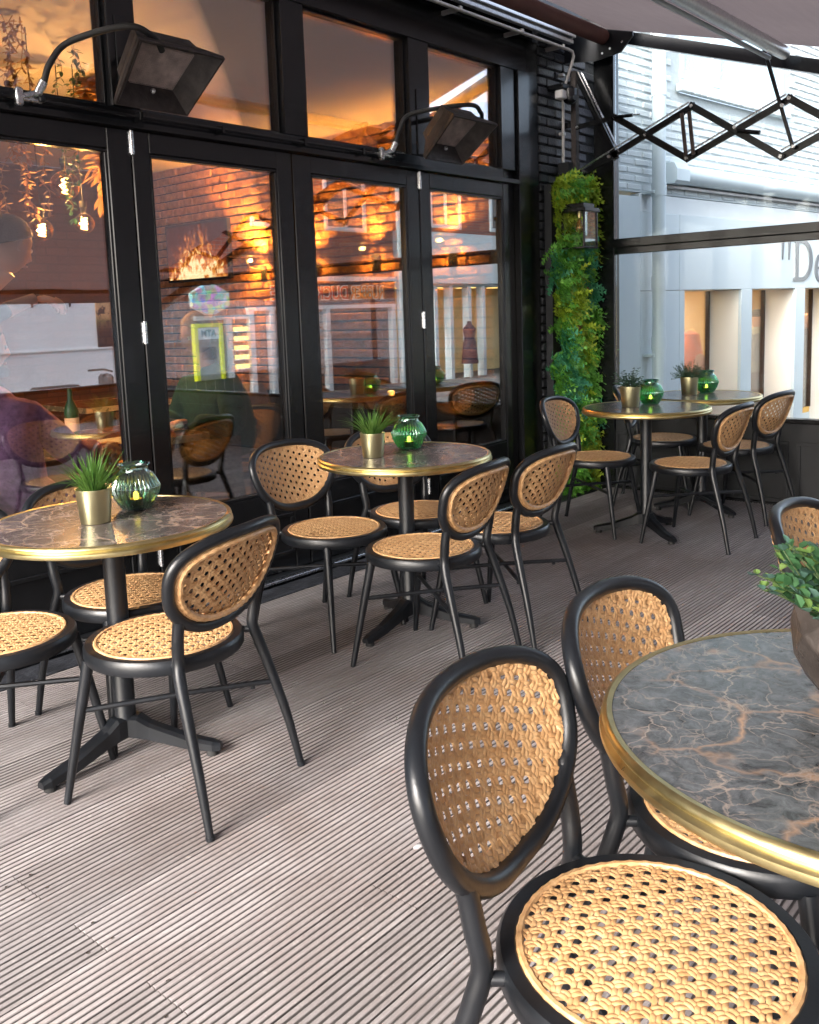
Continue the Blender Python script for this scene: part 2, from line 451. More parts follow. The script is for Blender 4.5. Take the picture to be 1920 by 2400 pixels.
    def build(s, name, m, parent=None, recalc=True, loc=(0, 0, 0), rz=0):
        o = bpy.data.objects.new(name, s.mesh(name, m, recalc)); COL.objects.link(o)
        o.location = loc; o.rotation_euler = (0, 0, rz)
        if parent is not None: o.parent = parent
        return o

def tag(o, label=None, cat=None, group=None, kind=None):
    if label: o['label'] = label
    if cat: o['category'] = cat
    if group: o['group'] = group
    if kind: o['kind'] = kind
    return o
def empty(name, loc=(0, 0, 0), rz=0, label=None, cat=None, group=None, kind=None):
    o = bpy.data.objects.new(name, None); COL.objects.link(o); o.location = loc; o.rotation_euler = (0, 0, rz)
    o.empty_display_size = .1
    return tag(o, label, cat, group, kind)
def inst(name, me, parent=None, loc=(0, 0, 0), rot=(0, 0, 0), sc=(1, 1, 1)):
    o = bpy.data.objects.new(name, me); COL.objects.link(o); o.location = loc; o.rotation_euler = rot; o.scale = sc
    if parent is not None: o.parent = parent
    return o
KIDS = {}
def copy_tree(src, parent=None):
    c = src.copy(); COL.objects.link(c)
    c.parent = parent
    for ch in list(src.children): copy_tree(ch, c)
    return c
def bez(pts, n=8):
    """smooth Catmull-Rom curve through pts"""
    P = [Vector(p) for p in pts]; out = []
    for i in range(len(P) - 1):
        a = P[i - 1] if i else P[i] * 2 - P[i + 1]; b, c = P[i], P[i + 1]; d = P[i + 2] if i + 2 < len(P) else P[i + 1] * 2 - P[i]
        for k in range(n):
            t = k / n
            out.append(.5 * ((2 * b) + (c - a) * t + (2 * a - 5 * b + 4 * c - d) * t * t + (3 * b - a - 3 * c + d) * t ** 3))
    out.append(P[-1]); return out
def lerp_list(vals, n):
    out = []
    for i in range(len(vals) - 1):
        for k in range(n): out.append(vals[i] + (vals[i + 1] - vals[i]) * k / n)
    out.append(vals[-1]); return out
def poly_text(name, splines, loc, rot, extrude, mat, parent=None):
    """flat letter shapes from closed polygons (holes inside outlines) with a small thickness"""
    cu = bpy.data.curves.new(name, 'CURVE'); cu.dimensions = '2D'; cu.fill_mode = 'BOTH'; cu.extrude = extrude
    for pts in splines:
        sp = cu.splines.new('POLY'); sp.points.add(len(pts) - 1); sp.use_cyclic_u = True
        for i, p in enumerate(pts): sp.points[i].co = (p[0], p[1], 0, 1)
    cu.materials.append(MATS[mat])
    o = bpy.data.objects.new(name, cu); COL.objects.link(o); o.location = loc; o.rotation_euler = rot
    return to_mesh(o, parent)
def to_mesh(o, parent):
    dg = bpy.context.evaluated_depsgraph_get(); me = bpy.data.meshes.new_from_object(o.evaluated_get(dg), depsgraph=dg)
    nm = o.name; n = bpy.data.objects.new('tmp', me); COL.objects.link(n); n.location = o.location; n.rotation_euler = o.rotation_euler; n.scale = o.scale
    bpy.data.objects.remove(o); n.name = nm
    if parent is not None: n.parent = parent
    return n
def text(name, body, size, loc, rot, mat, parent=None, extrude=.008, align='CENTER', xs=1., off=0):
    cu = bpy.data.curves.new(name, 'FONT'); cu.body = body; cu.size = size; cu.extrude = extrude; cu.align_x = align; cu.align_y = 'CENTER'; cu.offset = off
    cu.materials.append(MATS[mat])
    o = bpy.data.objects.new(name, cu); COL.objects.link(o); o.location = loc; o.rotation_euler = rot; o.scale = (xs, 1, 1)
    return to_mesh(o, parent)

# ------------------------------------------------------------------ ground and deck
STREET = -.38
MB().add([(-300, -300, STREET), (300, -300, STREET), (300, 300, STREET), (-300, 300, STREET)], [(0, 1, 2, 3)]).build('ground', 'asphalt')['kind'] = 'structure'
b = MB()
for sy in (-1, 1): pass
b.box(-8, 40, -6.98, -2.6, STREET + .004, STREET + .03)
pv = b.build('pavement', 'paving'); pv['kind'] = 'structure'

WX = 6.03        # inner face of the side screen
PITCH = .1445
YJ = 1.7068      # a known joint between boards
deck = empty('deck', kind='structure')
def plank_mesh(L):
    prof = []; w = PITCH - .0045; nr = 8; g = .0060; rw = (w - (nr - 1) * g) / nr
    y = .0022
    for i in range(nr):
        prof += [(y + .0008, 0 - .0008), (y + .002, 0), (y + rw - .002, 0), (y + rw - .0008, -.0008)]
        y += rw
        if i < nr - 1: prof += [(y + .0008, -.0062), (y + g - .0008, -.0062)]; y += g
    prof += [(y, -.026), (.0022, -.026)]
    b = MB(); b.prism(prof, .0012, L - .0012, 'yz'); return b.mesh('plank', 'deck_wood')
pm = {}
row0 = int(math.ceil((-2.0 - YJ) / PITCH)); row1 = int(math.floor((3.345 - YJ) / PITCH))
for k in range(row0, row1):
    y0 = YJ + k * PITCH
    off = .915 if k % 2 == 0 else .915 + (1.2 if k % 3 else .52)
    xs = [-1.6]; x = off
    while x > -1.6: x -= 2.4
    x += 2.4
    while x < WX: xs.append(x); x += 2.4
    xs.append(WX)
    for a, c in zip(xs[:-1], xs[1:]):
        L = round(c - a, 3)
        if L < .15: continue
        if L not in pm: pm[L] = plank_mesh(L)
        inst('plank', pm[L], deck, (a, y0, rng.normal(0, .0006)), (rng.normal(0, .001), 0, 0))
sm = MB().cyl((0, 0, -.001), (0, 0, .0006), .0042, 8).mesh('screw', 'steel')
rs_ = random.Random(12)
for k in range(-6, row1):
    for x in (.915 - .03, .915 + .03) if k % 2 == 0 else (.915 + 1.2 - .03, .915 + 1.2 + .03):
        for dy in (.030, .112):
            if rs_.random() < .8: inst('screw', sm, deck, (x, YJ + k * PITCH + dy, 0))
tag(MB().box(-1.6, WX, -2.0, 3.36, -.12, -.034).build('deck_base', 'black_matt'), kind='structure')
tag(MB().box(-1.7, 6.25, -2.08, 3.5, STREET, -.125).build('deck_plinth', 'black_matt'), kind='structure')

# ------------------------------------------------------------------ cane webbing (three directions of paired strands)
def weave(inside, surf, bounds, rot=R(8), a=.030, w=.0073, amp=.0016, jit=.0004, step=.0045, seed=1):
    rr = np.random.default_rng(seed)
    p = a * math.sqrt(3) / 2
    V = []; F = []
    rad = bounds
    for k in range(3):
        th = rot + k * PI / 3 * (1 if True else 1); d = np.array((math.cos(th), math.sin(th))); n = np.array((-d[1], d[0]))
        th2 = rot + ((k + 1) % 3) * PI / 3
        d2 = np.array((math.cos(th2), math.sin(th2))); n2 = np.array((-d2[1], d2[0]))
        if k == 2: pass
        m = int(rad / p) + 1
        for j in range(-m, m + 1):
            c = (j + .5) * p
            s0 = (p / 2 - c * (n @ n2)) / (d @ n2)
            for off in (-.0039, .0039):
                s = np.arange(-rad * 1.1, rad * 1.1, step)
                jit_ = rr.normal(0, jit) ; wob = rr.normal(0, jit * .9, 3)
                o = off + jit_ + wob[0] * np.sin(s * 60 + wob[1] * 9000)
                P = s[:, None] * d + (c + o)[:, None] * n
                h = amp * np.cos(2 * PI * (s - s0) / a) + rr.normal(0, .0002)
                ins = inside(P)
                i = 0; N = len(s)
                while i < N:
                    if not ins[i]: i += 1; continue
                    e = i
                    while e < N and ins[e]: e += 1
                    if e - i >= 3:
                        base = len(V)
                        ww = w * (1 + rr.normal(0, .04))
                        tl = .10 * np.sin(2 * PI * (s[i:e] - s0) / a + .6 + k) + rr.normal(0, .05)
                        for q, (ow, oh) in enumerate(((-.5, -.0007), (-.28, .0006), (0, .0011), (.28, .0006), (.5, -.0007))):
                            pass
                        prof = ((-.5, -.0004), (-.3, .0005), (0, .0007), (.3, .0005), (.5, -.0004))
                        pts = np.concatenate([(P[i:e] + n * (ow * ww))[:, None, :] for ow, _ in prof], 1)
                        hh = np.stack([h[i:e] + oh + tl * ow * ww for ow, oh in prof], 1)
                        W = surf(pts.reshape(-1, 2), hh.reshape(-1))
                        V.extend(map(tuple, W))
                        for q in range(e - i - 1):
                            for t_ in range(4):
                                F.append((base + q * 5 + t_, base + q * 5 + t_ + 1, base + (q + 1) * 5 + t_ + 1, base + (q + 1) * 5 + t_))
                    i = e
    b = MB(); b.v = V; b.f = F; b.sm = [True] * len(F); b.mi = [0] * len(F)
    return b

# chair proportions (metres)
CW, CE, CZ, CHH, CY, CL, CC, CA, CB, CD = .223, .22, .648, .134, -.199, .397, 1.159, .769, .853, .987
RS, ZS = .225, .443
def egg(t, inset=0.):
    sn, cs = math.sin(t), math.cos(t)
    x = (CW - inset) * math.copysign(abs(sn) ** CA, sn) * (1 + CE * cs); z = CZ + (CHH - inset) * math.copysign(abs(cs) ** CB, cs)
    return x, z
def back_y(x, z): return CY - CL * (z - ZS) + CC * x * x + CD * (z - CZ) ** 2
def back_pt(x, z, out=0.): return (x, back_y(x, z) + out, z)
def egg_poly(inset, n=96): return np.array([egg(2 * PI * i / n, inset) for i in range(n)])
def in_poly(poly):
    x1, y1 = poly[:, 0], poly[:, 1]; x2, y2 = np.roll(x1, -1), np.roll(y1, -1)
    def f(P):
        px, py = P[:, 0][:, None], P[:, 1][:, None]
        c = ((y1 > py) != (y2 > py)) & (px < (x2 - x1) * (py - y1) / (y2 - y1 + 1e-12) + x1)
        return (c.sum(1) % 2) == 1
    return f

CHAIR_MESH = {}
def chair_meshes():
    m = CHAIR_MESH
    # seat ring: flat-topped band
    prof = [(RS - .033, ZS - .040), (RS - .004, ZS - .040), (RS, ZS - .034), (RS, ZS - .008), (RS - .006, ZS), (RS - .026, ZS + .001), (RS - .034, ZS - .005), (RS - .034, ZS - .040)]
    b = MB(); b.lathe(prof, 64); m['seat_frame'] = b.mesh('seat_frame', 'black_chair')
    # seat webbing, slightly domed
    def ins(P): return np.hypot(P[:, 0], P[:, 1]) < RS - .031
    def srf(P, h):
        r2 = (P ** 2).sum(1)
        return np.stack([P[:, 0], P[:, 1], ZS - .001 + .006 * (1 - r2 / .038) + h], 1)
    b = weave(ins, srf, .21, R(12), seed=3)
    # wrapped edge
    pts = []; rs = []
    for i in range(150):
        a = 2 * PI * i / 150; pts.append(((RS - .034) * math.cos(a), (RS - .034) * math.sin(a), ZS - .001)); rs.append(.0055 + .0012 * (i % 3 == 0))
    b.tube(pts, rs, 6, closed=True)
    m['seat_webbing'] = b.mesh('seat_webbing', 'cane', False)
    # back hoop
    N = 72
    hp = [back_pt(*egg(2 * PI * i / N)) for i in range(N)]
    hr = [.0165 - .001 * math.cos(2 * PI * i / N) for i in range(N)]
    m['back_frame'] = MB().tube(hp, hr, 12, closed=True).mesh('back_frame', 'black_chair')
    poly = egg_poly(.013)
    def srf2(P, h):
        x, z = P[:, 0], P[:, 1]
        y = CY - CL * (z - ZS) + CC * x * x + CD * (z - CZ) ** 2
        nx, nz = -2 * CC * x, CL - 2 * CD * (z - CZ)
        ln = np.sqrt(nx * nx + 1 + nz * nz)
        bulge = .006
        return np.stack([x + nx / ln * h, y + (1 / ln) * h + bulge, z + nz / ln * h], 1)
    shifted = poly - np.array([0, CZ])
    def ins2(P): return in_poly(shifted)(P)
    def srf3(P, h): return srf2(P + np.array([0, CZ]), h)
    b = weave(ins2, srf3, .27, R(20), seed=5)
    pts = []; rs = []
    n = 120
    for i in range(n):
        x, z = egg(2 * PI * i / n, .0185); pts.append(back_pt(x, z, -.001)); rs.append(.0062 + .0012 * (i % 4 == 0))
    b.tube(pts, rs, 6, closed=True)
    m['back_webbing'] = b.mesh('back_webbing', 'cane', False)
    # padded wrapped border on the rear of the back
    pts = []; rs = []
    n = 160
    for i in range(n):
        x, z = egg(2 * PI * i / n, .0245); pts.append(back_pt(x, z, -.006)); rs.append(.0085 + .0014 * (i % 4 in (0, 1)))
    m['back_border'] = MB().tube(pts, rs, 8, closed=True).mesh('back_border', 'cane')
    for s, nm in ((-1, 'rear_l'), (1, 'rear_r')):
        j = egg(R(121)); jx, jz = j
        k = egg(R(104)); kx, kz = k
        path = [(s * .216, -.302, 0), (s * .204, -.268, .16), (s * .187, -.226, .31), (s * .174, -.199, .40), (s * .164, -.190, .45),
                (s * .170, -.197, .505), (s * jx, back_y(jx, jz), jz), (s * kx, back_y(kx, kz), kz)]
        P = bez(path, 6); rr = lerp_list([.0105, .0135, .0155, .0165, .0165, .0165, .0158, .011], 6)
        b = MB(); b.tube(P, rr, 10)
        b.cyl((s * .166, -.192, .430), (s * .148, -.160, .430), .010, 14)
        b.cyl((s * .216, -.302, .0), (s * .2155, -.3008, .012), .0125, 10)
        m[nm] = b.mesh('leg', 'black_chair')
    for s, nm in ((-1, 'front_l'), (1, 'front_r')):
        b = MB(); b.tube([(s * .227, .194, 0), (s * .198, .158, .22), (s * .172, .126, .41)], [.0105, .0145, .017], 10); m[nm] = b.mesh('leg', 'black_chair')
    z = .262
    f = z / .41
    for s, nm, dz in ((-1, 'x1', .004), (1, 'x2', -.006)):
        A = Vector((s * (.227 - .055 * f), .194 - .068 * f, z + dz)); B = Vector((-s * .193, -.238, z + dz)); Cc = (A + B) / 2 + Vector((0, 0, .004))
        b = MB(); b.tube([A, Cc, B], .0085, 8); b.cyl(B + (A - B) * .12 - Vector((0, 0, .014)), B + (A - B) * .12, .008, 6)
        m[nm] = b.mesh('stretcher', 'black_chair')
chair_meshes()
def make_chair(x, y, yaw, label, group='cane bistro chairs on the terrace'):
    t = empty('bistro_chair', (x, y, 0), yaw, label, 'chair', group)
    m = CHAIR_MESH
    inst('seat_frame', m['seat_frame'], t); inst('seat_webbing', m['seat_webbing'], t)
    inst('back_frame', m['back_frame'], t); w = inst('back_webbing', m['back_webbing'], t); inst('border', m['back_border'], w)
    for k in ('front_l', 'front_r', 'rear_l', 'rear_r'): inst('leg', m[k], t)
    for k in ('x1', 'x2'): inst('stretcher', m[k], t)
    return t
CH = [
 (1.446, 2.220, .255, 'cane chair seen from behind at the near side of the table in the left of the photo, in front of the grass pot table'),
 (1.639, 2.687, -3.136, 'cane chair between the leftmost table and the glass doors, its back half hidden by grass pot'),
 (1.151, 2.641, -2.993, 'cane chair cut by the left edge, only its round seat and front legs showing'),
 (2.634, 2.240, .147, 'cane chair seen from behind, nearest the camera at the middle table'),
 (3.106, 2.230, .061, 'cane chair seen from behind at the middle table, right of the nearer one'),
 (2.663, 2.759, -3.123, 'cane chair facing the camera at the left of the middle table'),
 (3.125, 2.678, -3.42, 'cane chair mostly hidden behind the middle table and its pedestal'),
 (4.852, 2.727, -3.012, 'cane chair facing the camera in front of the green plant wall'),
 (4.896, 2.162, .027, 'cane chair seen from behind at the table by the plant wall, its seat fully visible'),
 (5.76, 2.74, -2.81, 'cane chair in the far corner with light stripes across its seat'),
 (5.660, 2.200, -.080, 'cane chair seen from behind at the far corner table, light shining through its back'),
 (1.108, .536, -2.985, 'large cane chair in the foreground with its whole seat and back visible'),
 (1.564, .565, -3.044, 'foreground cane chair whose seat is half covered by the big tabletop'),
 (2.509, .526, -3.107, 'cane chair cut by the right edge, behind the faceted stone pot'),
]
for c in CH:
    lb = ' '.join(c[3].split()[:16])
    make_chair(c[0], c[1], c[2], lb)

# ------------------------------------------------------------------ tables
def make_table(x, y, r, rz, label, marble, foot=True):
    t = empty('bistro_table', (x, y, 0), rz, label, 'table', 'round brass-edged bistro tables')
    zt = .75
    b = MB(); b.disc(r - .008, zt, 96); b.lathe([(r - .008, zt), (r - .008, zt - .024)], 96, smooth=True); b.disc(r - .008, zt - .024, 96, flip=True)
    b.build('tabletop', marble, t)
    prof = [(r - .012, zt + .0012), (r - .004, zt + .0022), (r + .001, zt - .001), (r + .003, zt - .006), (r + .0005, zt - .0105), (r - .001, zt - .0125), (r + .0015, zt - .0145),
            (r + .006, zt - .018), (r + .007, zt - .024), (r + .004, zt - .030), (r - .006, zt - .033), (r - .012, zt - .030), (r - .012, zt + .0012)]
    MB().lathe(prof, 128).build('brass_rim', 'brass', t)
    b = MB(); b.box(-.09, .09, -.09, .09, zt - .036, zt - .028, .002); b.box(-.05, .05, -.05, .05, zt - .062, zt - .036, .004)
    b.build('mounting_plate', 'pipe_grey', t)
    b = MB(); b.lathe([(.036, .115), (.036, .12), (.0325, .128), (.0325, zt - .062)], 24); b.build('pedestal', 'black_chair', t)
    for k in range(3):
        a = k * 2 * PI / 3; c, s = math.cos(a), math.sin(a)
        b = MB(); sect = []
        for (q, w, z0, z1) in ((.0, .030, .065, .13), (.045, .030, .062, .128), (.08, .026, .055, .105), (.20, .0235, .026, .062), (.278, .022, .018, .046), (.302, .014, .018, .038)):
            sect.append([(q, -w, z0), (q, -w, z1 - .008), (q, -w * .55, z1), (q, w * .55, z1), (q, w, z1 - .008), (q, w, z0)])
        vs = [p for se in sect for p in se]; fs = []
        for i in range(len(sect) - 1):
            for j in range(6): fs.append((i * 6 + j, i * 6 + (j + 1) % 6, (i + 1) * 6 + (j + 1) % 6, (i + 1) * 6 + j))
        fs.append(tuple(range(6))); fs.append(tuple(range(len(vs) - 6, len(vs))))
        b.add(vs, fs)
        b.v = [(x_ * c - y_ * s, x_ * s + y_ * c, z_) for x_, y_, z_ in b.v]
        lg = b.build('leg', 'black_chair', t)
        f = MB(); f.lathe([(.018, .0), (.019, .003), (.017, .018)], 14, (.272, 0, 0)); f.disc(.018, 0, 14, (.272, 0), True)
        f.v = [(x_ * c - y_ * s, x_ * s + y_ * c, z_) for x_, y_, z_ in f.v]
        f.build('foot', 'rubber', lg)
    return t
def ang(fx, fy, x, y): return math.atan2(fy - y, fx - x)
make_table(1.455, 2.480, .36, ang(1.142, 2.453, 1.455, 2.48), 'leftmost round table, veined brown top with brass rim and grass pot', 'marble_brown')
make_table(2.855, 2.515, .36, ang(2.559, 2.499, 2.86, 2.516), 'middle round table with brass rim, before the folding doors', 'marble_brown')
make_table(4.880, 2.425, .36, ang(4.711, 2.165, 4.88, 2.425), 'round brass-rimmed table beside the plant wall, eucalyptus pot on it', 'marble_sky_grey')
make_table(5.655, 2.420, .36, ang(5.54, 2.178, 5.66, 2.42), 'farthest round table in the corner against the side screen', 'marble_sky_grey')
make_table(1.337, .306, .382, R(80), 'big foreground round table with sky-grey veined top and gold rim', 'marble_sky_grey')

# ------------------------------------------------------------------ things on the tables
def blade(L, w, a0, bend, az, base=(0, 0, 0), n=7):
    """one grass blade: curved tapering V-shaped strip"""
    vs = []; fs = []; p = Vector(base); a = a0
    d = Vector((math.cos(az), math.sin(az), 0)); sd_ = Vector((-d.y, d.x, 0))
    for i in range(n + 1):
        t = i / n; ww = w * (1 - t ** 2.2) * (.75 + .5 * t if t < .5 else 1)
        dirv = d * math.sin(a) + Vector((0, 0, math.cos(a)))
        nr = d * math.cos(a) - Vector((0, 0, math.sin(a)))
        vs += [p + sd_ * ww + nr * ww * -.4, p, p - sd_ * ww + nr * ww * -.4]
        p = p + dirv * (L / n); a += bend / n
    for i in range(n):
        for k in (0, 1): fs.append((i * 3 + k, i * 3 + k + 1, (i + 1) * 3 + k + 1, (i + 1) * 3 + k))
    return vs, fs
def gold_pot(x, y, label, plant, seed, r=.053, h=.104):
    t = empty('potted_plant', (x, y, .75), 0, label, 'plant', 'small plants in gold pots')
    b = MB(); b.lathe([(.001, .001), (r * .80, .001), (r * .82, .003), (r * .985, h - .004), (r * 1.012, h - .003), (r * 1.012, h), (r * .97, h), (r * .93, h - .02), (.001, h - .022)], 40)
    b.build('pot', 'pot_gold', t)
    rr = random.Random(seed)
    if plant == 'grass':
        MB().disc(r * .92, h - .012, 20).build('soil', 'soil', t)
        for i in range(130):
            az = rr.uniform(0, 2 * PI); q = rr.random() ** .5
            a0 = .08 + .62 * q + rr.uniform(-.1, .1)
            vs, fs = blade(rr.uniform(.085, .15), rr.uniform(.0016, .0042), a0, rr.uniform(.1, 1.1) * (.3 + q), az, (r * .6 * q * math.cos(az), r * .6 * q * math.sin(az), h - .012))
            MB().add(vs, fs, True).build('blade', 'grass_blade', t, False)
    elif plant == 'eucalyptus':
        st = MB(); lf = MB()
        for i in range(46):
            az = rr.uniform(0, 2 * PI); q = rr.random() ** .6; L = rr.uniform(.07, .125); a = .15 + 1.15 * q
            P = []
            p = Vector((.02 * math.cos(az) * q, .02 * math.sin(az) * q, h - .01))
            for s in range(7):
                P.append(p.copy()); p += Vector((math.cos(az) * math.sin(a), math.sin(az) * math.sin(a), math.cos(a))) * L / 6; a += rr.uniform(-.15, .2)
            st.tube(P, .0009, 4, cap=False)
            for s in range(2, 7):
                for sg in (0, 1):
                    ph = rr.uniform(0, 2 * PI); leafq(lf, P[s], ph, rr.uniform(-.4, .7), rr.uniform(.012, .018), rr.uniform(.0065, .0095))
        st.build('stem', 'stem_green', t, False); o = lf.build('foliage', 'eucalyptus', t, False); o['kind'] = 'stuff'
    else:
        st = MB(); lf = MB()
        for i in range(105):
            az = rr.uniform(0, 2 * PI); q = rr.random() ** .6; L = rr.uniform(.06, .12); a = .15 + 1.2 * q
            P = []; p = Vector((.02 * math.cos(az) * q, .02 * math.sin(az) * q, h - .01))
            for s in range(8):
                P.append(p.copy()); p += Vector((math.cos(az) * math.sin(a), math.sin(az) * math.sin(a), math.cos(a))) * L / 7; a += rr.uniform(-.25, .2)
            st.tube(P, .0008, 4, cap=False)
            for s in range(1, 8):
                for sg in range(5): leafq(lf, P[s], rr.uniform(0, 2 * PI), rr.uniform(-.2, 1.), rr.uniform(.010, .018), .0014)
        st.build('stem', 'stem_green', t, False); o = lf.build('foliage', 'rosemary', t, False); o['kind'] = 'stuff'
    return t
def leafq(b, p, az, elv, L, w, cup=.25):
    d = Vector((math.cos(az) * math.cos(elv), math.sin(az) * math.cos(elv), math.sin(elv)))
    s = d.cross(Vector((0, 0, 1))); s = s.normalized() if s.length > .01 else Vector((1, 0, 0)); n = s.cross(d)
    p = Vector(p)
    vs = [p, p + d * L * .35 + s * w + n * w * cup, p + d * L * .72 + s * w * .8 + n * w * cup, p + d * L, p + d * L * .72 - s * w * .8 + n * w * cup, p + d * L * .35 - s * w + n * w * cup, p + d * L * .4 - n * w * .1, p + d * L * .75 - n * w * .1]
    b.add(vs, [(0, 1, 6), (1, 2, 7, 6), (2, 3, 7), (3, 4, 7), (4, 5, 6, 7), (5, 0, 6)], True)
def jar(x, y, label, glass, sc=1.):
    t = empty('glass_lantern', (x, y, .751), 0, label, 'candle holder', 'ribbed green glass lanterns')
    prof = [(.030, .000), (.043, .001), (.049, .006), (.062, .034), (.0725, .066), (.0725, .072), (.064, .092), (.053, .112), (.046, .120), (.044, .126), (.0435, .134), (.049, .138), (.051, .142), (.048, .145), (.0455, .142), (.0405, .134), (.041, .126)]
    fn = lambda i: 1 if 3 <= i <= 7 else .4 if i == 2 else 0
    b = MB(); b.lathe([(r * sc, z * sc) for r, z in prof], 180, rib=(30, .075, fn)); b.disc(.030 * sc, .0, 180, flip=True)
    b.build('jar', glass, t, True)
    inner = [(.001, .006), (.044, .007), (.060, .036), (.067, .062), (.064, .082), (.052, .106), (.043, .120)]
    MB().lathe([(r * sc, z * sc) for r, z in inner], 72, rib=(36, .03, lambda i: 1 if 1 <= i <= 5 else 0)).build('inner_wall', glass, t, True)
    b = MB(); b.lathe([(.001, .009), (.020, .009), (.021, .03), (.019, .031), (.018, .022), (.001, .022)], 20); c = b.build('tealight', 'gold_item', t)
    b = MB(); b.sphere((0, 0, .040), .009, 10, 8, (1, 1, 1.7)); b.build('flame', 'flame_glow', c)
    return t
gold_pot(1.405, 2.475, 'gold pot with grassy blades on the leftmost table', 'grass', 3)
jar(1.590, 2.545, 'dark green ribbed glass lantern on the leftmost table', 'green_glass_dark')
gold_pot(2.735, 2.582, 'gold pot with grassy blades on the middle table', 'grass', 8, .052, .102)
jar(2.985, 2.60, 'bright green ribbed glass lantern on the middle table', 'green_glass')
gold_pot(4.845, 2.505, 'gold pot of round-leaved eucalyptus on the table by the plant wall', 'eucalyptus', 5, .06, .12)
jar(5.03, 2.47, 'green glass lantern half hidden behind the eucalyptus pot', 'green_glass', 1.)
gold_pot(5.64, 2.50, 'gold pot of fine needle-leaved greenery on the farthest table', 'rosemary', 6, .058, .115)
jar(5.815, 2.46, 'green glass lantern beside the needle-leaved plant on the farthest table', 'green_glass', 1.)

# faceted stone pot with trailing leaves
t = empty('stone_planter', (1.388, .358, .75), R(20), 'faceted dark stone pot with green leaves on the foreground table', 'plant')
n = 7; rings = [(.038, 0, 0), (.066, .032, .5), (.086, .072, 0), (.094, .108, .5), (.084, .145, 0)]
vs = []; fs = []
rr = random.Random(4)
for i, (r, z, o) in enumerate(rings):
    for k in range(n):
        a = 2 * PI * (k + o) / n + rr.uniform(-.07, .07); q = r * (1 + rr.uniform(-.05, .05)); vs.append((q * math.cos(a), q * math.sin(a), z + (rr.uniform(-.006, .006) if 0 < i < 4 else 0)))
for i in range(len(rings) - 1):
    o = rings[i][2] > rings[i + 1][2]
    for k in range(n):
        a, b_, c, d = i * n + k, i * n + (k + 1) % n, (i + 1) * n + k, (i + 1) * n + (k + 1) % n
        if not o: fs += [(a, b_, c), (b_, d, c)]
        else: fs += [(a, d, c), (a, b_, d)]
fs.append(tuple(range(n))[::-1])
b = MB(); b.add(vs, fs)
top = [vs[-n + k] for k in range(n)]; inn = [(x * .9, y * .9, .145) for x, y, z in top]; low = [(x * .85, y * .85, .115) for x, y, z in top]
b.add(top + inn + low, [(k, (k + 1) % n, n + (k + 1) % n, n + k) for k in range(n)] + [(n + k, n + (k + 1) % n, 2 * n + (k + 1) % n, 2 * n + k) for k in range(n)])
o = b.build('pot', 'stone_pot', t)
bv = o.modifiers.new('bevel', 'BEVEL'); bv.width = .003; bv.segments = 2
MB().disc(.075, .12, 20).build('soil', 'soil', t)
st = MB(); rr = random.Random(11)
for i in range(105):
    az = rr.uniform(0, 2 * PI); q = rr.random() ** .55; L = rr.uniform(.085, .135) * (1.1 - .2 * q); a = .05 + .95 * q
    P = []; p = Vector((.045 * math.cos(az) * q, .045 * math.sin(az) * q, .12))
    for s in range(6):
        P.append(p.copy()); p += Vector((math.cos(az) * math.sin(a), math.sin(az) * math.sin(a), math.cos(a))) * L / 5; a += rr.uniform(-.1, .22)
    st.tube(P, .0011, 5, cap=False)
    for s in (2, 3, 4, 5):
        for sg in (0, 1):
            lf = MB(); L2 = rr.uniform(.018, .032) * (1.1 if s < 5 else .8)
            leafq(lf, P[s], az + (1.2 if sg else -1.2) + rr.uniform(-.7, .7), rr.uniform(0, 1.), L2, L2 * .36, .35)
            lf.build('leaf', rr.choice(['leaf_light', 'leaf_light', 'leaf_mid', 'leaf_mid', 'leaf_blue']) if s > 3 else rr.choice(['leaf_mid', 'leaf_blue', 'leaf_mid']), t, False)
st.build('stem', 'stem_green', t, False)

# ------------------------------------------------------------------ shopfront frame and folding doors (plane y = 3.58)
FY = 3.58
sf = empty('shopfront_frame', (0, 0, 0), 0, kind='structure')
X0 = -2.6
def pc(name, x0, x1, y0, y1, z0, z1, m='black_paint', parent=sf, c=.004):
    return MB().box(x0, x1, y0, y1, z0, z1, c).build(name, m, parent)
pc('head', X0, 5.44, FY, FY + .14, 2.912, 3.14)
pc('transom_bar', X0, 5.14, FY - .012, FY + .14, 2.1652, 2.252)
pc('drip_ledge', X0, 5.30, FY - .032, FY - .0125, 2.166, 2.196, c=.003)
pc('jamb', 5.205, 5.315, FY + .03, FY + .14, -.05, 2.912)
pc('post', 5.315, 5.445, FY - .02, FY + .14, -.05, 2.912)
pc('post', 5.452, 5.60, FY + .01, FY + .14, -.05, 3.14)
pc('jamb', 5.142, 5.30, FY + .0, FY + .10, 2.255, 2.911)
pc('threshold', X0, 5.6, 3.536, FY + .15, -.11, .010, 'black_matt')
pc('threshold_rail', X0, 5.35, 3.505, 3.535, -.012, .004, 'steel', c=.003)
pc('stone_sill', X0, 5.98, 3.362, 3.50, -.12, -.02, 'black_brick')
pc('fascia', X0, 5.56, FY + .02, FY + .14, 3.141, 3.9)
MUL = [(-.65, -.51), (.32, .46), (1.29, 1.43), (2.262, 2.40), (3.244, 3.40), (4.22, 4.40)]
MUL = [(.285, .425), (1.28, 1.42)] + MUL[3:]
for a, b_ in MUL: pc('mullion', a, b_, FY - .004, FY + .12, 2.2535, 2.911)
gl = [(X0, .285)] + [(MUL[i][1], MUL[i + 1][0]) for i in range(len(MUL) - 1)] + [(4.40, 5.142)]
lab = ['', '', 'leftmost pane over the doors, behind the big heater', 'upper window over the doors between the heater and second mullion', 'upper window showing orange ceiling glow, second from the pier', 'small upper window nearest the brick pier, behind the smaller heater']
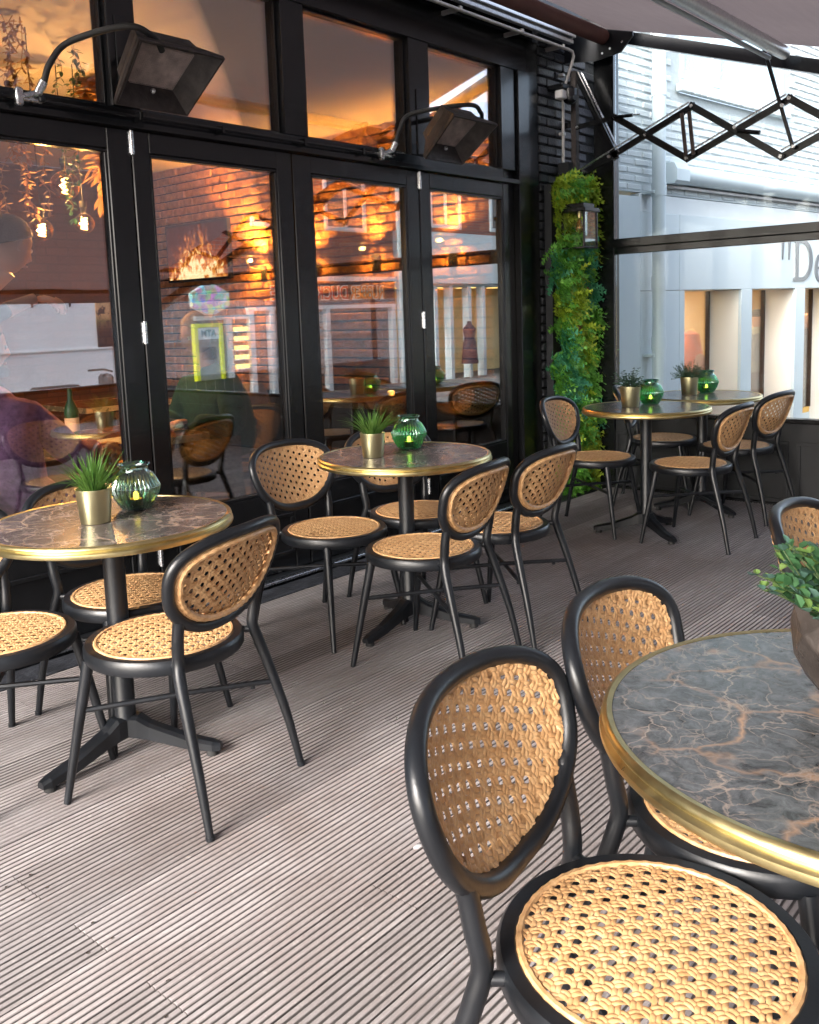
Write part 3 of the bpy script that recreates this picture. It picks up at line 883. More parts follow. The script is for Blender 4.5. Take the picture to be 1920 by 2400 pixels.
for i, (a, b_) in enumerate(gl):
    lb = ['transom window far left outside the picture edge', 'transom window left of the big heater, cut off by the photo edge', 'cream ceiling seen through the transom window at the top left corner', lab[3], lab[4], lab[5]][i]
    w = empty('transom_window', ((a + b_) / 2, FY, 2.255), 0, lb, 'window', 'fixed windows above the doors')
    ox = (a + b_) / 2
    g = MB(); g.box(a - ox + .001, b_ - ox - .001, .055, .061, .012, .655); g.build('pane', 'door_glass', w)
    f = MB(); hw = (b_ - a) / 2
    f.box(-hw, hw, .03, .08, -.001, .014, .002); f.box(-hw, hw, .03, .08, .644, .657, .002)
    f.box(-hw, -hw + .014, .032, .078, .014, .644, .002); f.box(hw - .014, hw, .032, .078, .014, .644, .002)
    f.build('glazing_bead', 'black_paint', w)
def door(x0, x1, g0, g1, label, hinge=None):
    w = empty('folding_door', ((x0 + x1) / 2, FY, 0), 0, label, 'door', 'glazed folding doors'); o = (x0 + x1) / 2
    x0 -= o; x1 -= o; g0 -= o; g1 -= o
    D0, D1 = 0., .06
    def q(n, a, b_, y0, y1, c, d, m='black_paint', ch=.004): return MB().box(a, b_, y0, y1, c, d, ch).build(n, m, w)
    q('stile', x0, g0 - .012, D0, D1, .012, 2.164); q('stile', g1 + .012, x1, D0, D1, .012, 2.164)
    q('top_rail', g0 - .0115, g1 + .0115, D0, D1, 2.074, 2.164); q('bottom_rail', g0 - .0115, g1 + .0115, D0 + .004, D1, .012, .437)
    m = MB()
    for a, b_, c, d in ((g0, g1, .300, .322), (g0, g1, .10, .122), (g0, g0 + .022, .122, .300), (g1 - .022, g1, .122, .300)): m.box(a, b_, -.008, .004, c, d, .003)
    m.build('panel_moulding', 'black_paint', w)
    m = MB()
    for a, b_, c, d in ((g0 - .012, g1 + .012, .437, .451), (g0 - .012, g1 + .012, 2.06, 2.074)): m.box(a, b_, .004, .045, c, d, .003)
    for a, b_ in ((g0 - .012, g0 + .002), (g1 - .002, g1 + .012)): m.box(a, b_, .004, .045, .451, 2.06, .003)
    m.build('glazing_bead', 'black_paint', w)
    MB().box(g0 + .002, g1 - .002, .027, .033, .451, 2.06).build('pane', 'door_glass', w)
    if hinge is not None:
        for z in (2.06, 1.24, .22):
            h = MB(); h.cyl((hinge - o, -.008, z), (hinge - o, -.008, z + .10), .0085, 12); h.box(hinge - o - .014, hinge - o + .014, -.004, .0005, z + .006, z + .094)
            h.build('hinge', 'steel', w)
    return w
door(.47, 1.397, .60, 1.27, 'folding door left of the picture edge')
door(1.403, 2.337, 1.53, 2.211, 'left folding door, pendant bulbs glowing behind its glass', 2.339)
door(2.343, 3.272, 2.443, 3.160, 'second folding door, fire screen and green sweater behind it')
door(3.280, 4.276, 3.420, 4.155, 'third folding door, two orange wall lamps behind its glass', 4.279)
door(4.283, 5.200, 4.389, 5.132, 'narrowest-looking folding door, next to the brick pier')
# bits of masonry left of the doors, out of the picture
tag(MB().box(-6, X0, 3.6, 3.95, STREET, 6).build('wall_left', 'black_brick'), kind='structure')

# ------------------------------------------------------------------ black brick pier
pier = empty('brick_pier', (6.0, 3.6, 0), 0, kind='structure')
MB().box(-.40, .42, .0, .32, STREET, 3.9).build('mortar_core', 'black_mortar', pier)
bm_ = [MB().box(-.102, .102, -.02, .06, 0, .052, .006).mesh('brick', 'black_brick') for _ in range(1)][0]
half = MB().box(-.048, .048, -.02, .06, 0, .052, .006).mesh('brick', 'black_brick')
rr = random.Random(5); bs = 1
z = -.08; k = 0
while z < 3.35:
    xs = [-.40 + .104 + i * .2145 for i in range(4)]
    if k % 2 == 0:
        for x in xs[:4]:
            if x + .1 < .43: inst('brick', bm_, pier, (x, rr.uniform(-.004, .003), z), (rr.gauss(0, .01), rr.gauss(0, .008), rr.gauss(0, .008)))
    else:
        inst('brick', half, pier, (-.40 + .05, rr.uniform(-.004, .003), z), (0, rr.gauss(0, .01), 0))
        for x in xs[:3]: inst('brick', bm_, pier, (x + .107, rr.uniform(-.004, .003), z), (rr.gauss(0, .01), rr.gauss(0, .008), rr.gauss(0, .008)))
        inst('brick', half, pier, (.37, rr.uniform(-.004, .003), z), (0, rr.gauss(0, .01), 0))
    z += .0655; k += 1

# ------------------------------------------------------------------ green plant wall on the pier
gw = empty('plant_wall', (5.9, 3.53, .05), 0, 'tall vertical garden of ferns and burgundy leaves on the black pier', 'plant wall')
MB().box(-.26, .25, -.012, .045, .02, 2.14).build('backing_mat', 'black_matt', gw)
def frond(b, p, d, L, w, droop, n=9, rnd=random):
    p = Vector(p); d = Vector(d).normalized()
    for i in range(n):
        t = i / n; d = (d + Vector((0, 0, -droop / n))).normalized()
        s = d.cross(Vector((0, -1, .2))).normalized()
        ww = w * math.sin(PI * (.15 + .85 * t)) ** .7; q = p + d * L / n
        m = (p + q) / 2 + Vector((0, -.004 * math.sin(t * 9), 0))
        for sg in (1, -1):
            tip = m + s * ww * sg + d * ww * .45 + Vector((0, rnd.uniform(-.006, .002), 0))
            b.add([p, tip, q], [(0, 1, 2)])
        p = q
kinds = {k: MB() for k in ('fern_yellow', 'fern_green', 'fern_blue', 'fern_dark', 'feather_green', 'burgundy')}
rr = random.Random(21)
def wn_(x, z): return math.sin(x * 17 + z * 3.1) + math.sin(z * 7.3 + x * 5) + .8 * math.sin(z * 13 - x * 11)
for i in range(8200):
    z = rr.uniform(0., 2.18); e = .03 * math.sin(z * 9) + .02 * math.sin(z * 23)
    x = rr.uniform(-.30 - e, .28 + e * .6)
    q = wn_(x, z)
    clump = math.sin(x * 31 + z * 9) + math.sin(z * 27 - x * 14 + 2) + math.sin(z * 41 + x * 23)
    if clump < -1.5 and rr.random() < .7: continue
    bur = abs(x - (-.06 + .05 * math.sin(z * 5))) < .055 and .72 < z < 1.52
    feat = x > .12 and 1.05 < z < 1.75 and x > .12 + .2 * abs(z - 1.42) ** 1.5
    if feat: kd = 'feather_green' if rr.random() < .85 else 'fern_green'
    elif bur and rr.random() < .6: kd = 'burgundy'
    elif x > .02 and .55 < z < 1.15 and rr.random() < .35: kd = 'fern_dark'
    else: kd = 'fern_yellow' if q > .45 else 'fern_green' if q > -1.0 else 'fern_blue'
    if rr.random() < .10: kd = 'fern_green'
    d = Vector((rr.gauss(0, .55), -abs(rr.gauss(.7, .35)), rr.gauss(-.15, .6)))
    base = (x, -.02 - max(0, clump + 1.1) * .028 - rr.random() * .02, z)
    b = kinds[kd]
    if kd == 'burgundy':
        for _ in range(3): leafq(b, base, rr.uniform(PI, 2 * PI), rr.uniform(-.6, .8), rr.uniform(.03, .05), rr.uniform(.009, .014), .2)
    elif kd == 'feather_green':
        frond(b, base, d + Vector((.1, 0, .1)), rr.uniform(.08, .15), .012, .5, 9, rr)
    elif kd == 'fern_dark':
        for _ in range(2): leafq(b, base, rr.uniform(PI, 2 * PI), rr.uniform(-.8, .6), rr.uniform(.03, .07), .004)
    else:
        frond(b, base, d, rr.uniform(.08, .16), rr.uniform(.020, .040), rr.uniform(.2, 1.2), 5, rr)
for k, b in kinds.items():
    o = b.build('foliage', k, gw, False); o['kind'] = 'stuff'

# square wall lantern in front of the greenery
LX, LY, LZ = 5.70, 3.33, 1.745
t = empty('wall_lantern', (LX, LY + .2, LZ), 0, 'square black metal lantern with clear glass sides on the plant wall', 'lamp')
hw, hd, hh = .085, .085, .235
y0 = -.2
b = MB()
for sx in (-1, 1):
    for sy in (-1, 1): b.box(sx * hw - .006, sx * hw + .006, y0 + sy * hd - .006, y0 + sy * hd + .006, 0, hh)
b.box(-hw - .008, hw + .008, y0 - hd - .008, y0 + hd + .008, -.012, -.0005, .002); b.box(-hw - .018, hw + .018, y0 - hd - .018, y0 + hd + .018, hh, hh + .028, .004)
b.box(-hw + .01, hw - .01, y0 - hd + .01, y0 + hd - .01, hh + .0285, hh + .06, .004); b.box(-.02, .02, y0 + hd, .05, .09, .13, .003); b.box(-.05, .05, .0, .02, .03, .2, .003)
b.build('cage', 'black_paint', t)
for sg, ax in ((-1, 'x'), (1, 'x'), (-1, 'y')):
    g = MB()
    if ax == 'x': g.box(sg * hw - .001, sg * hw + .001, y0 - hd + .006, y0 + hd - .006, 0, hh)
    else: g.box(-hw + .006, hw - .006, y0 - hd - .001, y0 - hd + .001, 0, hh)
    g.build('pane', 'clear_glass', t)
g = MB(); g.lathe([(.012, .235), (.014, .19), (.022, .15), (.024, .12), (.015, .10), (.001, .095)], 16, (0, y0, 0)); bo = g.build('bulb', 'bulb_glass', t)
g = MB(); g.cyl((0, y0, .20), (0, y0, .235), .014, 12); g.build('socket', 'brass', t)
g = MB(); g.tube([(-.006, y0, .19), (-.004, y0, .13), (.004, y0, .13), (.006, y0, .19)], .0012, 5); g.build('filament', 'gold_item', bo)

# ------------------------------------------------------------------ conduit, channel, security camera on the pier
def tag1(b, name, m, label, cat): return tag(b.build(name, m), label, cat)
b = MB(); b.tube([(-2.5, 3.45, 3.095), (5.78, 3.45, 3.10), (5.83, 3.45, 3.095), (5.855, 3.455, 3.07), (5.86, 3.47, 3.03), (5.86, 3.545, 2.85), (5.86, 3.55, 2.36)], .0115, 10)
cn = tag1(b, 'conduit', 'pipe_grey', 'thin grey metal conduit running above the doors and down the pier', 'pipe')
for x in (4.55, 5.2, 5.7):
    q = MB(); q.box(x - .012, x + .012, 3.435, 3.60, 3.095, 3.12, .002); q.build('clip', 'pipe_grey', cn)
for z in (2.95, 2.55): MB().box(5.842, 5.878, 3.535, 3.575, z, z + .02, .002).build('clip', 'pipe_grey', cn)
b = MB(); b.box(-2.5, 5.80, 3.42, 3.455, 3.135, 3.16, .002); b.box(-2.5, 5.80, 3.425, 3.45, 3.163, 3.178, .002); b.box(-2.5, 5.80, 3.40, 3.42, 3.17, 3.20, .002)
tag1(b, 'awning_channel', 'alu', 'pale aluminium channel running along the wall under the awning roller', 'rail')
tag1(MB().box(-2.5, 5.84, 3.38, 3.58, 3.205, 3.40, .004), 'awning_cassette', 'black_matt', 'black box beam between shopfront and awning roller', 'beam')
t = empty('security_camera', (5.80, 3.50, 2.84), 0, 'black dome security camera on the brick pier beside the conduit', 'camera')
b = MB(); b.box(-.10, .05, -.05, .08, -.01, .03, .008); b.sphere((.01, -.04, -.05), .052, 16, 12); b.cyl((.01, -.04, .0), (.01, -.04, -.05), .055, 16); b.build('housing', 'black_paint', t)
MB().box(-.095, -.02, -.045, .02, -.07, -.012, .006).build('bracket', 'camera_white', t)
MB().cyl((-.005, -.085, -.062), (-.012, -.098, -.066), .018, 14).build('lens', 'dark_bldg_glass', t)
t2 = MB(); t2.box(-.045, .045, -.04, .05, 0, .085, .005); o = t2.build('junction_box', 'black_matt', None, loc=(5.86, 3.52, 2.27)); tag(o, 'small black junction box at the foot of the conduit above the plants', 'box')

# ------------------------------------------------------------------ side screen
ss = empty('side_screen', (WX, 0, 0), 0, 'black framed glazed windbreak closing the far end of the terrace', 'windbreak')
def q(n, x0, x1, y0, y1, z0, z1, m='black_paint', c=.004, par=ss): return MB().box(x0, x1, y0, y1, z0, z1, c).build(n, m, par)
q('post', 0, .08, 3.244, 3.40, -.03, 3.20)
q('post', .003, .077, -2.0, -1.92, -.03, 1.45)
q('bottom_panel', .012, .05, -1.92, 3.243, -.11, .545, 'black_matt')
for a, b_ in ((-1.9, -.65), (-.6, .65), (.7, 1.95), (2.0, 3.24)):
    m = MB()
    for y0_, y1_, z0, z1 in ((a, b_, .40, .425), (a, b_, .02, .045), (a, a + .025, .045, .40), (b_ - .025, b_, .045, .40)): m.box(.004, .012, y0_, y1_, z0, z1, .002)
    m.build('panel_moulding', 'black_matt', ss)
q('sill_rail', -.012, .07, -1.92, 3.243, .5455, .575)
q('base_skirt', -.004, .0115, -1.92, 3.243, -.035, .018)
q('mid_rail', .0, .07, -1.92, 3.243, 1.698, 1.745); q('mid_rail', -.012, .062, -1.92, 3.243, 1.7455, 1.806)
# sloping top beam
def sl(y): return 3.187 - .343 * (3.09 - y)
b = MB(); vs = []
for y in (3.40, -1.9):
    z = sl(y); vs += [(.0, y, z - .085), (.07, y, z - .085), (.07, y, z), (.0, y, z)]
b.add(vs, [(0, 1, 2, 3), (4, 7, 6, 5), (0, 4, 5, 1), (1, 5, 6, 2), (2, 6, 7, 3), (3, 7, 4, 0)]); b.build('top_beam', 'black_paint', ss)
b = MB(); b.add([(.03, 3.243, .575), (.03, -1.92, .575), (.03, -1.92, 1.44), (.03, 3.243, 1.44 + 0), (.03, 3.243, 1.697), (.03, -1.92, 1.44)], [])
b = MB(); b.prism([(3.243, .5755), (-1.92, .5755), (-1.92, 1.40), (-.9, 1.697), (3.243, 1.697)], .030, .036, 'yz'); b.build('pane', 'screen_glass', ss)
b = MB(); b.prism([(3.243, 1.807), (-.6, 1.807), (3.243, sl(3.243) - .087)], .030, .036, 'yz'); b.build('pane', 'screen_glass', ss)

# front screen of the terrace (behind the camera, seen mirrored in the doors)
fs_ = empty('front_screen', (0, -2.04, 0), 0, 'low black panelled front of the terrace, behind the camera', 'windbreak')
MB().box(-1.6, WX, -.03, .03, -.11, .62, .004).build('bottom_panel', 'black_matt', fs_)
MB().box(-1.6, WX, -.045, .045, .6205, .66, .004).build('sill_rail', 'black_paint', fs_)
for x in (-1.55, 2.2): MB().box(x - .03, x + .03, -.03, .03, .6605, 1.80, .004).build('post', 'black_paint', fs_)

# ------------------------------------------------------------------ awning
aw = empty('awning', (0, 3.3, 3.18), 0, 'brown folding-arm awning stretched over the terrace with black scissor arm', 'awning')
AY, AZ = 3.3, 3.18
def W(p): return (p[0], p[1] - AY, p[2] - AZ)
def fab(y): return 3.245 - .288 * (3.3 - y)
NX, NY = 44, 60; vs = []; fs = []
for layer in (0, 1):
    for j in range(NY + 1):
        y = 3.24 - (3.24 + 2.05) * j / NY
        for i in range(NX + 1):
            x = -1.5 + (5.94 + 1.5) * i / NX
            edge = min(1, (5.94 - x) / .5)
            sag = -.020 * math.sin(PI * ((3.24 - y) / 5.3)) * edge + .006 * math.sin(x * 5 + y * 2) * edge + .007 * math.sin(y * 9 + x * .7) * edge
            if x > 5.9: sag += -.008
            vs.append(W((x, y, fab(y) + sag + layer * .004)))
n1 = (NX + 1) * (NY + 1)
for j in range(NY):
    for i in range(NX):
        a = j * (NX + 1) + i; fs.append((a, a + 1, a + NX + 2, a + NX + 1)); fs.append((a + n1, a + n1 + NX + 1, a + n1 + NX + 2, a + n1 + 1))
MB().add(vs, fs, True).build('canvas', 'canvas', aw, False)
MB().prism([W((0, 3.24, 0))[1:], ][:0] or [(0, 0), (0, 0), (0, 0)], 0, 0) if False else None
MB().tube([W((-1.5, 3.27, 3.19)), W((5.93, 3.27, 3.175))], .052, 20).build('roller_tube', 'roller_maroon', aw)
MB().tube([W((5.925, 3.27, 3.175)), W((5.965, 3.27, 3.175))], .022, 12).build('roller_cap', 'black_matt', aw)
b = MB(); b.prism([(3.56 - AY, 3.06 - AZ), (3.60 - AY, 3.06 - AZ), (3.60 - AY, 3.32 - AZ), (3.06 - AY, 3.32 - AZ), (3.05 - AY, 3.14 - AZ), (3.14 - AY, 3.05 - AZ), (3.34 - AY, 3.03 - AZ)], 5.945, 5.957, 'yz'); o = b.build('end_plate', 'black_matt', aw)
for y, z in ((3.22, 3.09), (3.28, 3.07), (3.13, 3.115)): MB().cyl(W((5.94, y, z)), W((5.9445, y, z)), .008, 8).build('bolt', 'steel', o)
MB().tube([W((-1.45, 2.04, 2.815)), W((5.93, 2.04, 2.822))], .040, 18).build('support_bar', 'alu', aw)
MB().tube([W((-1.45, 2.10, 2.785)), W((5.85, 2.10, 2.79))], .014, 10).build('light_strip', 'pvc_white', aw)
MB().box(-1.5, 5.93, -2.09 - AY, -2.03 - AY, 1.66 - AZ, 1.755 - AZ, .006).build('front_bar', 'black_matt', aw)
MB().box(-1.5, 5.93, -2.083 - AY, -2.077 - AY, 1.56 - AZ, 1.6595 - AZ).build('valance', 'canvas', aw)
# scissor arm, in the plane x = 5.9
def bar(y0, z0, y1, z1, x=5.90, w=.027, rod=False, name='scissor_bar', ext=.02, m='black_paint'):
    a = Vector((x, y0, z0)); c = Vector((x, y1, z1)); d = (c - a).normalized(); a -= d * ext; c += d * ext
    n = Vector((0, -d.z, d.y)); b = MB(); vs = []
    for p in (a, c):
        for s, t_ in ((-1, -1), (1, -1), (1, 1), (-1, 1)): vs.append(W(p + n * w * s * .8 + Vector((t_ * .008, 0, 0))))
    b.add(vs, [(0, 1, 2, 3), (4, 7, 6, 5), (0, 4, 5, 1), (1, 5, 6, 2), (2, 6, 7, 3), (3, 7, 4, 0)])
    o = b.build(name, m, aw)
    bv = o.modifiers.new('bevel', 'BEVEL'); bv.width = .004; bv.segments = 2
    if rod:
        for s in (-1, 1):
            MB().tube([W(a - n * (w * 1.15 + .007) * 1 + Vector((s * .007, 0, 0)) + d * .03), W(c - n * (w * 1.15 + .007) + Vector((s * .007, 0, 0)) - d * .03)], .0035, 6).build('tension_rod', 'steel', o)
    return o
def bolt(y, z, x=5.885): MB().cyl(W((x - .012, y, z)), W((x + .004, y, z)), .011, 10).build('bolt', 'steel', aw)
xa, xb = 5.905, 5.885
MB().box(5.875, 5.925, 3.455 - AY, 3.495 - AY, 2.24 - AZ, 2.98 - AZ, .004).build('wall_bracket', 'heater_body', aw)
for z in (2.30, 2.62, 2.90): MB().box(5.89, 5.91, 3.495 - AY, 3.60 - AY, z - .02 - AZ, z + .02 - AZ, .003).build('bracket_fixing', 'black_paint', aw)
bar(3.458, 2.95, 3.16, 2.355, xa, rod=True)
bar(3.445, 2.593, 3.153, 2.614, xb, w=.021)
bar(3.431, 2.267, 2.605, 2.599, xa, rod=True)
bar(3.153, 2.614, 2.638, 2.275, xb)
tops = [(2.605, 2.599), (1.989, 2.54), (1.38, 2.475), (.77, 2.41), (.16, 2.345), (-.45, 2.27), (-1.06, 2.12), (-1.62, 1.90)]
bots = [(2.638, 2.275), (2.033, 2.206), (1.42, 2.14), (.81, 2.075), (.20, 2.01), (-.41, 1.945), (-1.02, 1.86), (-1.62, 1.78)]
for i in range(len(tops) - 1):
    bar(*tops[i], *bots[i + 1], xb); bar(*bots[i], *tops[i + 1], xa, rod=i < 2)
    bolt(*tops[i]); bolt(*bots[i]); bolt((tops[i][0] + bots[i + 1][0]) / 2, (tops[i][1] + bots[i + 1][1]) / 2 + .018)
bolt(2.928, 2.467); bolt(3.153, 2.614); bolt(3.445, 2.593); bolt(3.20, 2.36); bolt(3.40, 2.28)
for y in (2.665, 2.615): MB().tube([W((5.872, y, 2.56)), W((5.872, y - .03, 2.29))], .013, 10).build('spring', 'spring_brown', aw)
MB().tube([W((5.88, 3.16, 2.615)), W((5.88, 3.02, 2.607))], .012, 8).build('adjuster', 'black_paint', aw)
MB().tube([W((5.88, 3.02, 2.607)), W((5.88, 2.965, 2.604))], .005, 8).build('adjuster_screw', 'steel', aw)
MB().tube([W((5.88, 2.30, 2.395)), W((5.88, 2.16, 2.365))], .014, 8).build('adjuster', 'black_paint', aw)
bar(2.14, 2.86, 1.96, 2.26, 5.868, w=.014, name='strut'); bolt(1.95, 2.25, 5.86); bolt(2.02, 2.50, 5.86)

# ------------------------------------------------------------------ patio heaters and their gas line
def heater(xc, yt, zt, label):
    t = empty('patio_heater', (xc, FY, 2.33), 0, label, 'heater', 'gas patio heaters on the door frame')
    def L(x, y, z): return (x - xc, y - FY, z - 2.33)
    hw0, hw1 = .205, .175
    TL = Vector(L(xc - hw0, yt, zt)); TR = Vector(L(xc + hw0, yt, zt)); BL = Vector(L(xc - hw1, yt + .24, zt - .195)); BR = Vector(L(xc + hw1, yt + .24, zt - .195))
    nrm = (TR - TL).cross(BL - TL).normalized()
    if nrm.y > 0: nrm = -nrm
    ctr = (TL + TR + BL + BR) / 4; back = ctr - nrm * .115
    def plate(f, d): return [ctr - nrm * d + (p - ctr) * f for p in (TL, TR, BR, BL)]
    out = plate(1, 0); lip = plate(.955, -.001); inn = plate(.60, .085); bk0 = plate(1.0, .018); bk = plate(.70, .115); bk2 = plate(.66, .16)
    b = MB(); vs = out + lip + bk0 + bk + bk2
    fs = []
    for a, c in ((0, 4), (0, 8), (8, 12), (12, 16)):
        for k in range(4): fs.append((a + k, a + (k + 1) % 4, c + (k + 1) % 4, c + k))
    fs.append((16, 17, 18, 19)); b.add(vs, fs)
    h = b.build('housing', 'heater_body', t)
    b = MB(); b.add(lip + inn, [(k, (k + 1) % 4, 4 + (k + 1) % 4, 4 + k) for k in range(4)]); b.build('reflector', 'heater_body', t)
    pl = MB(); pl.add(plate(.60, .083), [(0, 1, 2, 3)]); cp = pl.build('ceramic_plate', 'heater_inner', t)
    gm = MB(); a, c, d, e = plate(.59, .075)
    for i in range(0, 31): gm.tube([a.lerp(c, i / 30), e.lerp(d, i / 30)], .0011, 4, cap=False)
    for i in range(0, 21): gm.tube([a.lerp(e, i / 20), c.lerp(d, i / 20)], .0011, 4, cap=False)
    gm.build('grille', 'heater_inner', t)
    sp = ctr - nrm * .05 + (BL + BR - TL - TR) * .25 * .62
    MB().sphere(sp, .012, 10, 6).build('igniter', 'steel', t)
    # bracket to the mullion
    top = ctr - nrm * .16
    b = MB(); b.box(-.03, .03, -.012, .0, -.07, .30, .003); b.build('wall_plate', 'black_paint', t)
    b = MB(); b.tube([(0, -.012, .12), (0, top.y * .5, .12), top + Vector((0, 0, .0))], .014, 8); b.build('arm', 'black_paint', t)
    b = MB(); b.cyl(top + Vector((.06, 0, .0)), top + Vector((.06, 0, .075)), .032, 14); b.build('gas_fitting', 'pipe_grey', t)
    return t
h1 = heater(2.325, 3.14, 2.405, 'large black square patio heater above the left folding doors')
h2 = heater(4.30, 3.16, 2.39, 'smaller-looking black patio heater near the brick pier')
b = MB(); b.tube([(-2.5, 3.525, 2.212), (4.0, 3.525, 2.212)], .0085, 8); gp = tag(b.build('gas_pipe', 'black_paint'), 'thin black gas pipe clipped along the transom above the doors', 'pipe')
for x in (1.35, 1.88, 2.36, 2.80, 3.32, 3.75): MB().box(x - .008, x + .008, 3.512, 3.566, 2.195, 2.232, .002).build('clip', 'black_paint', gp)
def hose(x, tip, label):
    t = empty('gas_hose', (x, 3.52, 2.215), 0, label, 'hose', 'rubber gas hoses feeding the heaters')
    tip = Vector(tip) - Vector((x, 3.52, 2.215))
    P = bez([(.05, -.03, .06), (.08, -.04, .14), (.16, -.06, .23), tip + Vector((-.12, .0, .045)), tip + Vector((0, 0, .02)), tip + Vector((.05, .03, -.01))], 7)
    MB().tube(P, .0125, 10).build('rubber_tube', 'rubber', t)
    b = MB(); b.cyl((.028, -.018, .02), (.05, -.03, .065), .0165, 12); b.cyl((-.035, -.01, 0), (.028, -.018, .02), .013, 10); b.build('coupling', 'steel', t)
    b = MB(); b.box(-.06, -.03, -.022, .004, -.034, .034, .006); b.cyl((-.03, -.01, -.006), (.045, -.01, -.006), .01, 10); b.build('valve', 'steel', t)
    MB().box(.03, .055, -.03, -.012, -.012, .008, .003).build('valve_handle', 'black_matt', t)
hose(1.86, (2.235, 3.20, 2.42), 'black hose arching from a steel valve to the large heater')
b_ = hose(3.93, (4.42, 3.22, 2.44), 'black hose arching from a steel valve to the smaller heater')

# ------------------------------------------------------------------ white neighbouring building behind the side screen
nb = empty('white_shop_building', (6.5, 3.43, 0), math.atan2(-.1045, .9945), 'white painted brick building with shop windows beyond the side screen', 'building')
def nbx(name, x0, x1, y0, y1, z0, z1, m, c=.003, par=nb): return MB().box(x0, x1, y0, y1, z0, z1, c).build(name, m, par)
nbx('wall', -.12, 14, .03, .3, 2.21, 3.04, 'white_mortar', 0); nbx('wall', -.12, .868, .03, .3, 3.041, 6.6, 'white_mortar', 0)
nbx('wall', 2.722, 14, .03, .3, 3.041, 6.6, 'white_mortar', 0); nbx('wall', .869, 2.721, .03, .3, 4.25, 6.6, 'white_mortar', 0)
wb = MB().box(-.100, .100, -.012, .04, 0, .051, .009).mesh('brick', 'white_brick')
wh = MB().box(-.046, .046, -.012, .04, 0, .051, .009).mesh('brick', 'white_brick')
rr = random.Random(9); cnt = 0; rest = MB()
def hole(x, w, z): return (.80 < x + w and x - w < 2.79 and z > 2.96 and z < 4.2) or (x - w < .47 and x + w > .26 and False)
z = 2.222; k = 0
while z < 4.9:
    x = -.10 + (0 if k % 2 else .105)
    while x < 5.6:
        if not hole(x, .1, z):
            j = (x, .034 + rr.uniform(-.003, .003), z)
            if cnt < 300 and z < 4.0 and x < 4.4: inst('brick', wb, nb, j, (0, rr.gauss(0, .007), rr.gauss(0, .01))); cnt += 1
            else: rest.box(x - .1, x + .1, .021, .06, z, z + .051, .006)
        x += .2105
    z += .0625; k += 1
rest.build('upper_brickwork', 'white_brick', nb)['kind'] = 'stuff'
# upper window
wf = nbx('window', .872, 2.718, .02, .08, 3.10, 3.15, 'pvc_white'); 
for a, c_, z0, z1 in ((.872, .935, 3.151, 4.25), (2.65, 2.718, 3.151, 4.25), (1.40, 1.52, 3.151, 4.25)): nbx('frame', a, c_, .018, .08, z0, z1, 'pvc_white', par=wf)
nbx('frame', .936, 1.399, .03, .075, 3.151, 3.23, 'pvc_white', par=wf); nbx('frame', 1.521, 2.649, .03, .075, 3.151, 3.215, 'pvc_white', par=wf)
nbx('sash', .936, 1.399, .045, .07, 3.2305, 4.2, 'frosted_pane', 0, wf); nbx('sash', 1.56, 2.62, .045, .07, 3.2155, 4.2, 'frosted_pane', 0, wf)
for i in range(19):
    nbx('sill_brick', .80 + i * .104, .80 + i * .104 + .098, -.035, .019, 3.035, 3.095, 'white_brick', .006)
# gutter-like shutter case
gc = MB(); gc.tube([(.80, -.03, 2.372), (14, -.03, 2.372)], .078, 18); gc.build('shutter_case', 'pvc_white', nb)
g = MB(); g.prism([(-.115, 2.31), (-.115, 2.40), (-.09, 2.45), (.02, 2.455), (.02, 2.29), (-.09, 2.288)], .60, .80, 'yz'); g.build('case_end', 'pvc_white', nb)
nbx('shutter_rail', .58, 14, -.02, .02, 2.262, 2.284, 'pipe_grey')
# downpipe
b = MB(); b.tube([(.36, -.10, -.4), (.36, -.10, 6.4)], .052, 20)
for z in (.98, 1.45, 2.17, 2.92): b.tube([(.36, -.10, z), (.36, -.10, z + .10)], .058, 20)
dp = b.build('downpipe', 'pvc_white', nb)
for z in (2.20, .93): MB().box(.29, .43, -.10, .03, z - .012, z + .012, .003).build('bracket', 'pvc_white', dp)
# cladding panels
for a, c_, z0, z1, y in ((-.12, .255, -.4, 2.17, .0), (.258, .842, -.4, 1.44, .002), (.258, .842, 1.444, 2.06, .002), (.846, 3.6, 1.444, 2.06, .002), (3.604, 8, 1.444, 2.06, .002)):
    nbx('cladding_panel', a, c_, y, .10, z0, z1, 'white_panel', .003)
nbx('cladding_panel', .846, .928, .002, .10, -.4, 1.44, 'white_panel', .003)
nbx('fascia_ledge', .258, 8, .012, .10, 2.0605, 2.20, 'white_wall', .003)
MB().box(.93, 8, .101, .44, 1.4405, 1.46).build('lintel_soffit', 'jamb_cream', nb)
per = [(1.911, 2.118), (3.026, 3.242), (4.15, 4.36), (5.27, 5.48), (6.39, 6.6)]
for a, c_ in per:
    nbx('pillar', a + .002, c_ - .001, .0, .030, -.4, 1.4435, 'white_panel', .002)
    p_ = nbx('pillar_side', a, c_, .0305, .335, -.4, 1.4385, 'jamb_cream', .0)
ops = [(.93, 1.911)] + [(per[i][1], per[i + 1][0]) for i in range(len(per) - 1)]
for a, c_ in ops:
    w = nbx('shop_window', a, c_, .325, .345, .08, .14, 'gold_item', 0)
    nbx('pane', a + .001, c_ - .001, .330, .336, .1405, 1.438, 'clear_glass', 0, w)
    nbx('frame', c_ - .016, c_ - .001, .31, .35, .141, 1.438, 'brown_mortar', .002, w)
    nbx('stallriser', a, c_, .32, .36, -.4, .0795, 'white_panel', 0)
nbx('shop_back_wall', .3, 8, 1.7, 1.75, -.4, 2.0, 'shop_wall', 0); nbx('shop_floor', .3, 8, .36, 1.7, -.1, -.05, 'shop_wall', 0); nbx('shop_ceiling', .3, 8, .45, 1.7, 1.55, 1.6, 'shop_wall', 0)
